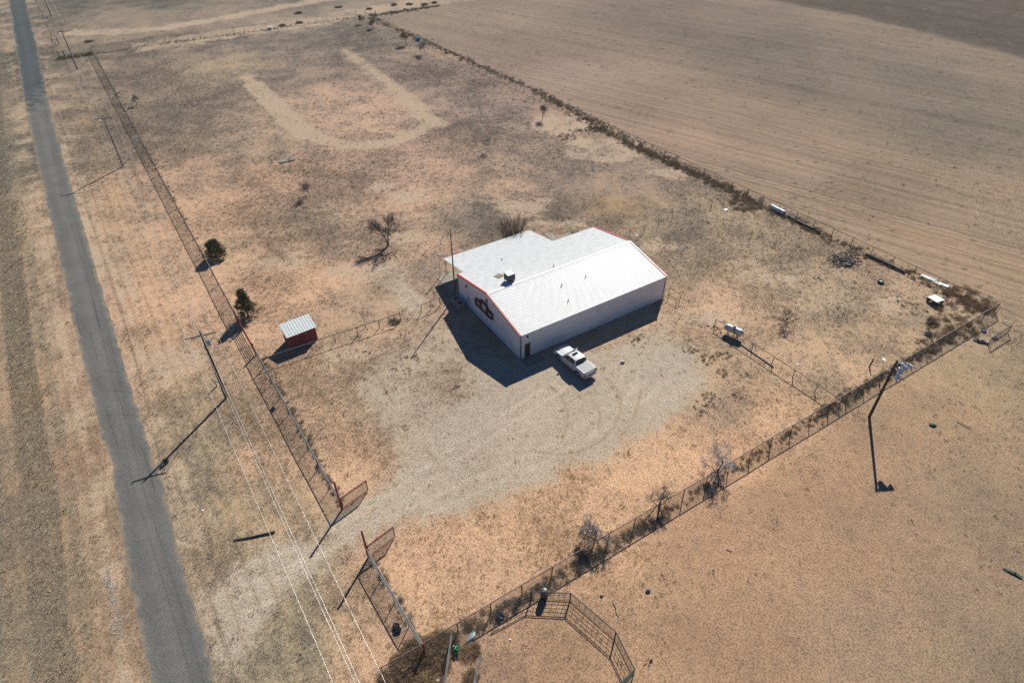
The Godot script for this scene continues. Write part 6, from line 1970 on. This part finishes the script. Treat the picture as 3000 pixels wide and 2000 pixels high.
	mb.lathe(PackedVector2Array([Vector2(0, -0.75), Vector2(0.42, -0.75), Vector2(0.45, -0.6), Vector2(0.45, 0.6), Vector2(0.42, 0.75), Vector2(0, 0.75)]), 18, Transform3D(Basis(Vector3.BACK, -PI / 2), Vector3(0, 0.45, 0)))
	single("blue_barrel", mb, mat("blue barrel plastic", Color(0.16, 0.42, 0.62), 0.35), "bright blue barrel lying by the far end of the field fence", "barrel", Vector3(-26.343, 0, -199.339), -0.2)
	mb = MB.new()
	mb.box(Vector3(0, 0.35, 0), Vector3(1.3, 0.7, 0.9))
	mb.box(Vector3(0, 0.73, 0), Vector3(1.36, 0.06, 0.96))
	single("white_crate", mb, white, "small white chest standing against the north fence", "chest", Vector3(-73.045, 0, -212.987))
	# standing barrel by the corral
	o = thing("standing_barrel", "dark green-grey barrel standing behind the corral panel", "barrel", Vector3(2.497, 0, -28.165))
	mb = MB.new()
	mb.lathe(PackedVector2Array([Vector2(0.0, 0.0), Vector2(0.30, 0.0), Vector2(0.32, 0.06), Vector2(0.32, 0.45), Vector2(0.335, 0.48), Vector2(0.32, 0.51), Vector2(0.32, 0.98), Vector2(0.29, 1.12), Vector2(0.2, 1.23), Vector2(0.0, 1.26)]), 20)
	part(o, "drum", mb, mat("barrel green", Color(0.075, 0.095, 0.09), 0.4, 0.1))
	mb = MB.new()
	for k in 4:
		mb.box(Vector3(0, 0.2 + 0.1 * k, 0.325), Vector3(0.5, 0.03, 0.04))
	part(o, "feed_slot", mb, mat("black plastic", Color.BLACK))
	# bags and rags
	single("black_bag", crumple(3, Vector3(0.6, 0.32, 0.85), 0.4, 9, 16), mat("black bag plastic", Color(0.016, 0.018, 0.022), 0.22), "crumpled shiny black rubbish bag lying by the roadside fence", "bag", Vector3(-9.606, 0, -25.606), 0.5)
	single("green_bag", crumple(5, Vector3(0.5, 0.5, 0.7), 0.35, 9, 16), mat("green bag plastic", Color(0.015, 0.12, 0.062), 0.3), "bright green crumpled bag leaning on the grey bar gate", "bag", Vector3(-4.669, 0, -23.750), 0.2)
	single("feed_sack", crumple(7, Vector3(0.5, 0.16, 1.1), 0.22, 8, 14), mat("printed sack", Color(0.50, 0.58, 0.60), 0.4, 0.0, 0.35, 0.25), "pale blue printed feed sack lying on the sand by the corral", "sack", Vector3(-3.530, 0, -24.785), -0.55)
	single("blue_tarp", crumple(9, Vector3(0.75, 0.28, 0.6), 0.45, 9, 16), mat("dark blue tarp", Color(0.025, 0.035, 0.06), 0.4), "crumpled dark blue tarp caught under the corral panel", "tarp", Vector3(-1.246, 0, -26.507), 0.4)
	single("blue_rag", crumple(11, Vector3(0.75, 0.2, 0.5), 0.45), mat("blue cloth", Color(0.02, 0.04, 0.13), 0.8), "dark blue rag hanging by the lot's east corner fence", "rag", Vector3(59.854, 0, -63.272), 0.7)
	single("blue_rag", crumple(12, Vector3(0.9, 0.2, 0.45), 0.45), mat("blue cloth", Color.BLACK), "dark blue rag lying under the barred gate", "rag", Vector3(60.420, 0, -61.785), 0.2)
	single("torn_tarp", crumple(13, Vector3(1.5, 0.3, 0.5), 0.5, 9, 16), mat("grey tarp", Color(0.12, 0.14, 0.14), 0.6, 0.0, 0.5, 0.3), "torn grey tarp strip lying beside the barred gate", "tarp", Vector3(58.303, 0, -61.220), -0.5)
	single("green_rag", crumple(14, Vector3(0.75, 0.2, 0.5), 0.4), mat("green cloth", Color(0.03, 0.075, 0.035), 0.8), "dark green rag lying alone in the bare corral near the floodlight shadow", "rag", Vector3(45.240, 0, -47.358), -0.3)
	single("green_twine", crumple(15, Vector3(1.3, 0.14, 0.35), 0.5, 8, 14), mat("green cloth", Color.BLACK), "long twisted green cloth at the right edge of the corral", "rag", Vector3(43.314, 0, -30.011), -0.65)
	for q in [[Vector3(-13.754, 0, -37.988), 0.65, "left"], [Vector3(-13.599, 0, -38.047), 0.62, "right"]]:
		mb = MB.new()
		mb.box(Vector3(0, 0.02, 0), Vector3(0.75, 0.035, 0.04))
		single("green_stick", mb, mat("bright green plastic", Color(0.10, 0.45, 0.22), 0.5), "thin bright green stick on the driveway by the open gate, %s of the pair" % q[2], "stick", q[0], q[1], "pair of green sticks on the driveway")
	# logs, sticks, stump
	mb = MB.new()
	var la := Vector3(-25.701, 0, -33.973)
	var lb := Vector3(-22.161, 0, -34.819)
	mb.path(PackedVector3Array([Vector3(0, 0.09, 0), (lb - la) * 0.4 + Vector3(0.05, 0.1, 0.06), lb - la + Vector3(0, 0.1, 0)]), PackedFloat32Array([0.05, 0.075, 0.09]), 8)
	single("fallen_log", mb, mat("tarred log", Color.BLACK), "thin dark log lying in the verge under the overhead wires", "log", la)
	mb = MB.new()
	mb.path(PackedVector3Array([Vector3(0, -0.05, 0), Vector3(0.03, 0.7, 0.02), Vector3(0.09, 1.25, -0.02)]), PackedFloat32Array([0.09, 0.08, 0.06]), 8)
	single("wood_stump_post", mb, mat("bark", Color.BLACK), "short crooked wooden post in the sand near the floodlights", "post", Vector3(42.552, 0, -56.856))
	for q in [[Vector3(8.270, 0, -27.638), Vector3(8.602, 0, -26.357), "thin crooked stick on the bare corral beside the panels"], [Vector3(48.059, 0, -47.800), Vector3(49.011, 0, -46.756), "pale crooked branch on the corral right of the green rag"], [Vector3(19.086, 0, -32.538), Vector3(19.630, 0, -32.373), "short bleached branch on the corral below the tallest tree"]]:
		mb = MB.new()
		var d: Vector3 = q[1] - q[0]
		mb.path(PackedVector3Array([Vector3(0, 0.05, 0), d * 0.35 + Vector3(0.06, 0.07, -0.03), d * 0.7 + Vector3(-0.05, 0.05, 0.05), d + Vector3(0, 0.04, 0)]), PackedFloat32Array([0.03, 0.035, 0.03, 0.02]), 6)
		single("stick", mb, mat("grey branch", Color.WHITE), q[2], "stick", q[0])
	# stones
	for q in [[Vector3(7.427, 0, -28.279), 0.34, "pale rock on the bare corral right of the corral panels", Color(0.36, 0.31, 0.26)], [Vector3(11.420, 0, -28.662), 0.45, "grey rock on the bare corral beyond the crooked stick", Color(0.16, 0.16, 0.155)], [Vector3(10.665, 0, -22.837), 0.28, "dark green stone on the corral near the bottom edge", Color(0.06, 0.075, 0.05)], [Vector3(13.318, 0, -58.021), 0.55, "white stone lying on the gravel right of the pickup", Color(0.60, 0.58, 0.54)]]:
		single("rock", crumple(hash(q[2]) % 1000, Vector3(q[1], q[1] * 0.5, q[1] * 0.8), 0.2, 6, 9), mat("stone %s" % (q[3] as Color).to_html(), q[3], 0.9, 0.0, 0.7, 0.3), q[2], "rock", q[0], 0.4)
	# litter
	var scraps := [[Vector3(44.840, 0, -58.055), 0.45, 0.65, "white paper sheet on the sand beside the floodlight heads"], [Vector3(11.477, 0, -34.248), 0.3, 0.42, "pink paper scrap under the near fence between two bare trees"], [Vector3(9.713, 0, -39.793), 0.16, 0.34, "white scrap on the orange sand left of the middle bare tree"], [Vector3(35.737, 0, -95.962), 0.8, 0.45, "white scrap near the end of the steel post row"], [Vector3(19.627, 0, -87.865), 0.75, 0.5, "pale flat scrap beside the second steel post"],
		[Vector3(23.912, 0, -123.820), 0.6, 0.5, "white scrap in the weeds of the field fence below the ash heap"], [Vector3(52.519, 0, -70.372), 0.55, 0.4, "white scrap in the grass left of the flat cart"], [Vector3(34.248, 0, -57.340), 0.35, 0.25, "white can-sized scrap in the sand right of the tank fence"], [Vector3(-93.735, 0, -154.154), 0.75, 0.5, "white scrap caught at the foot of the roadside fence, far up the yard"], [Vector3(-29.765, 0, -37.302), 0.25, 0.2, "white scrap in the verge grass beside the pole shadow"],
		[Vector3(-6.255, 0, -21.922), 0.55, 0.4, "dirty white scrap in the tumbleweed by the grey bar gate"], [Vector3(-5.940, 0, -21.531), 0.2, 0.3, "small white scrap lowest in the tumbleweed heap"], [Vector3(-0.409, 0, -24.615), 0.22, 0.16, "small white scrap on the sand inside the corral ring"], [Vector3(58.815, 0, -62.849), 0.3, 0.3, "pale scrap by the fence beside the blue rag"], [Vector3(63.842, 0, -65.278), 0.3, 0.2, "pale blue scrap in the weeds past the east corner"]]
	for i in scraps.size():
		var q: Array = scraps[i]
		var m := white
		if "pink" in q[3]: m = mat("pink paper", Color(0.65, 0.36, 0.38), 0.7)
		elif "dirty" in q[3] or "flat" in q[3]: m = mat("dirty paper", Color(0.42, 0.40, 0.36), 0.8)
		elif "blue" in q[3] and "rag" not in q[3]: m = mat("pale blue paper", Color(0.42, 0.55, 0.62), 0.7)
		single("litter_scrap", ragged(i + 1, q[1], q[2]), m, q[3], "litter", q[0], i * 1.3, "scraps of litter")
	# loose stones on the road's sandy shoulder
	rng.seed = 9
	var w := []
	var line := [Vector3(-36.001, 0, -31.229), Vector3(-34.968, 0, -29.563), Vector3(-33.704, 0, -27.871), Vector3(-32.810, 0, -26.444), Vector3(-32.254, 0, -25.345)]
	for i in 420:
		var t := rng.randf() * 3.99
		var p: Vector3 = (line[int(t)] as Vector3).lerp(line[int(t) + 1], t - int(t)) + Vector3(rng.randfn(), 0, rng.randfn()) * (0.10 + 0.06 * t)
		var s := rng.randf_range(0.025, 0.06)
		var k := rng.randf_range(0.6, 1.2)
		w.append([Transform3D(Basis(Vector3.UP, rng.randf() * TAU).scaled(Vector3(s, s * 0.6, s)), p), Color(k, k, k)])
	var st := MB.new()
	st.tinted = true
	st.col = Color(0.30, 0.28, 0.25)
	st.lathe(PackedVector2Array([Vector2(0.9, 0), Vector2(1.0, 0.5), Vector2(0.6, 1.0), Vector2(0, 1.1)]), 6)
	scatter("shoulder_stones", st.mesh(), tinted("pale stones", 0.9), w, "streak of pale loose stones on the shoulder left of the road", "stones")


# ---------------------------------------------------------------- the scene
func _ready() -> void:
	var cam := Camera3D.new()
	cam.name = "camera"
	add_child(cam)
	cam.transform = Transform3D(Basis(Vector3.RIGHT, deg_to_rad(-39.619)) * Basis(Vector3.BACK, deg_to_rad(-0.556)), Vector3(0, 51.5, 0))
	cam.fov = 55.87
	cam.near = 0.5
	cam.far = 9000.0
	cam.current = true

	var sun := DirectionalLight3D.new()
	sun.name = "sun"
	add_child(sun)
	sun.basis = Basis.looking_at(SUN_TOWARDS, Vector3.UP)
	sun.light_energy = 1.6
	sun.light_color = Color(1.0, 0.98, 0.938)
	sun.light_angular_distance = 0.53
	sun.shadow_enabled = true
	sun.directional_shadow_max_distance = 400.0

	var env := Environment.new()
	var sky := Sky.new()
	var air := ProceduralSkyMaterial.new()
	air.sky_top_color = Color(0.12, 0.32, 0.57)
	air.sky_horizon_color = Color(0.42, 0.59, 0.70)
	air.sky_curve = 0.12
	air.ground_bottom_color = Color(0.30, 0.26, 0.21)
	air.ground_horizon_color = Color(0.50, 0.55, 0.58)
	air.sun_angle_max = 12.0
	sky.sky_material = air
	env.background_mode = Environment.BG_SKY
	env.sky = sky
	env.background_energy_multiplier = 0.55
	env.ambient_light_source = Environment.AMBIENT_SOURCE_SKY
	env.tonemap_mode = Environment.TONE_MAPPER_LINEAR
	env.tonemap_exposure = 1.42
	env.fog_enabled = true
	env.fog_density = 0.0002
	env.fog_light_color = Color(0.86, 0.85, 0.80)
	env.sdfgi_enabled = true; env.ssao_enabled = true; env.ssil_enabled = true
	var we := WorldEnvironment.new()
	we.name = "sky"
	we.environment = env
	add_child(we)

	print("ground ", Time.get_ticks_msec())
	build_ground()
	build_road()
	var road := PackedVector2Array()
	road.append_array(ROAD_LEFT)
	var back := ROAD_RIGHT.duplicate()
	back.reverse()
	road.append_array(back)
	footprints.append(road)
	print("hall ", Time.get_ticks_msec())
	var hall := build_hall(Vector3(1.02, 0, -58.70), deg_to_rad(32.03))
	build_sign(hall.transform * Transform3D(Basis(Vector3.BACK, Vector3.UP, Vector3.LEFT), Vector3(-0.035, 2.2, -10.35)))
	build_hall_surroundings(hall)
	build_shed(Vector3(-27.442, 0, -60.984), heading(Vector3(-27.442, 0, -60.984), Vector3(-24.526, 0, -63.024)))
	var f := Vector3(5.557, 0, -58.543)
	var r := Vector3(7.656, 0, -55.569)
	var d := (f - r).normalized()
	build_pickup((f + r) / 2 - Vector3(d.z, 0, -d.x) * 0.93 - d * 0.15, heading(r, f))
	build_poles()
	build_fences()
	build_plants()
	build_clutter()
	print("grass ", Time.get_ticks_msec())
	build_grass()
	print("built ", Time.get_ticks_msec())
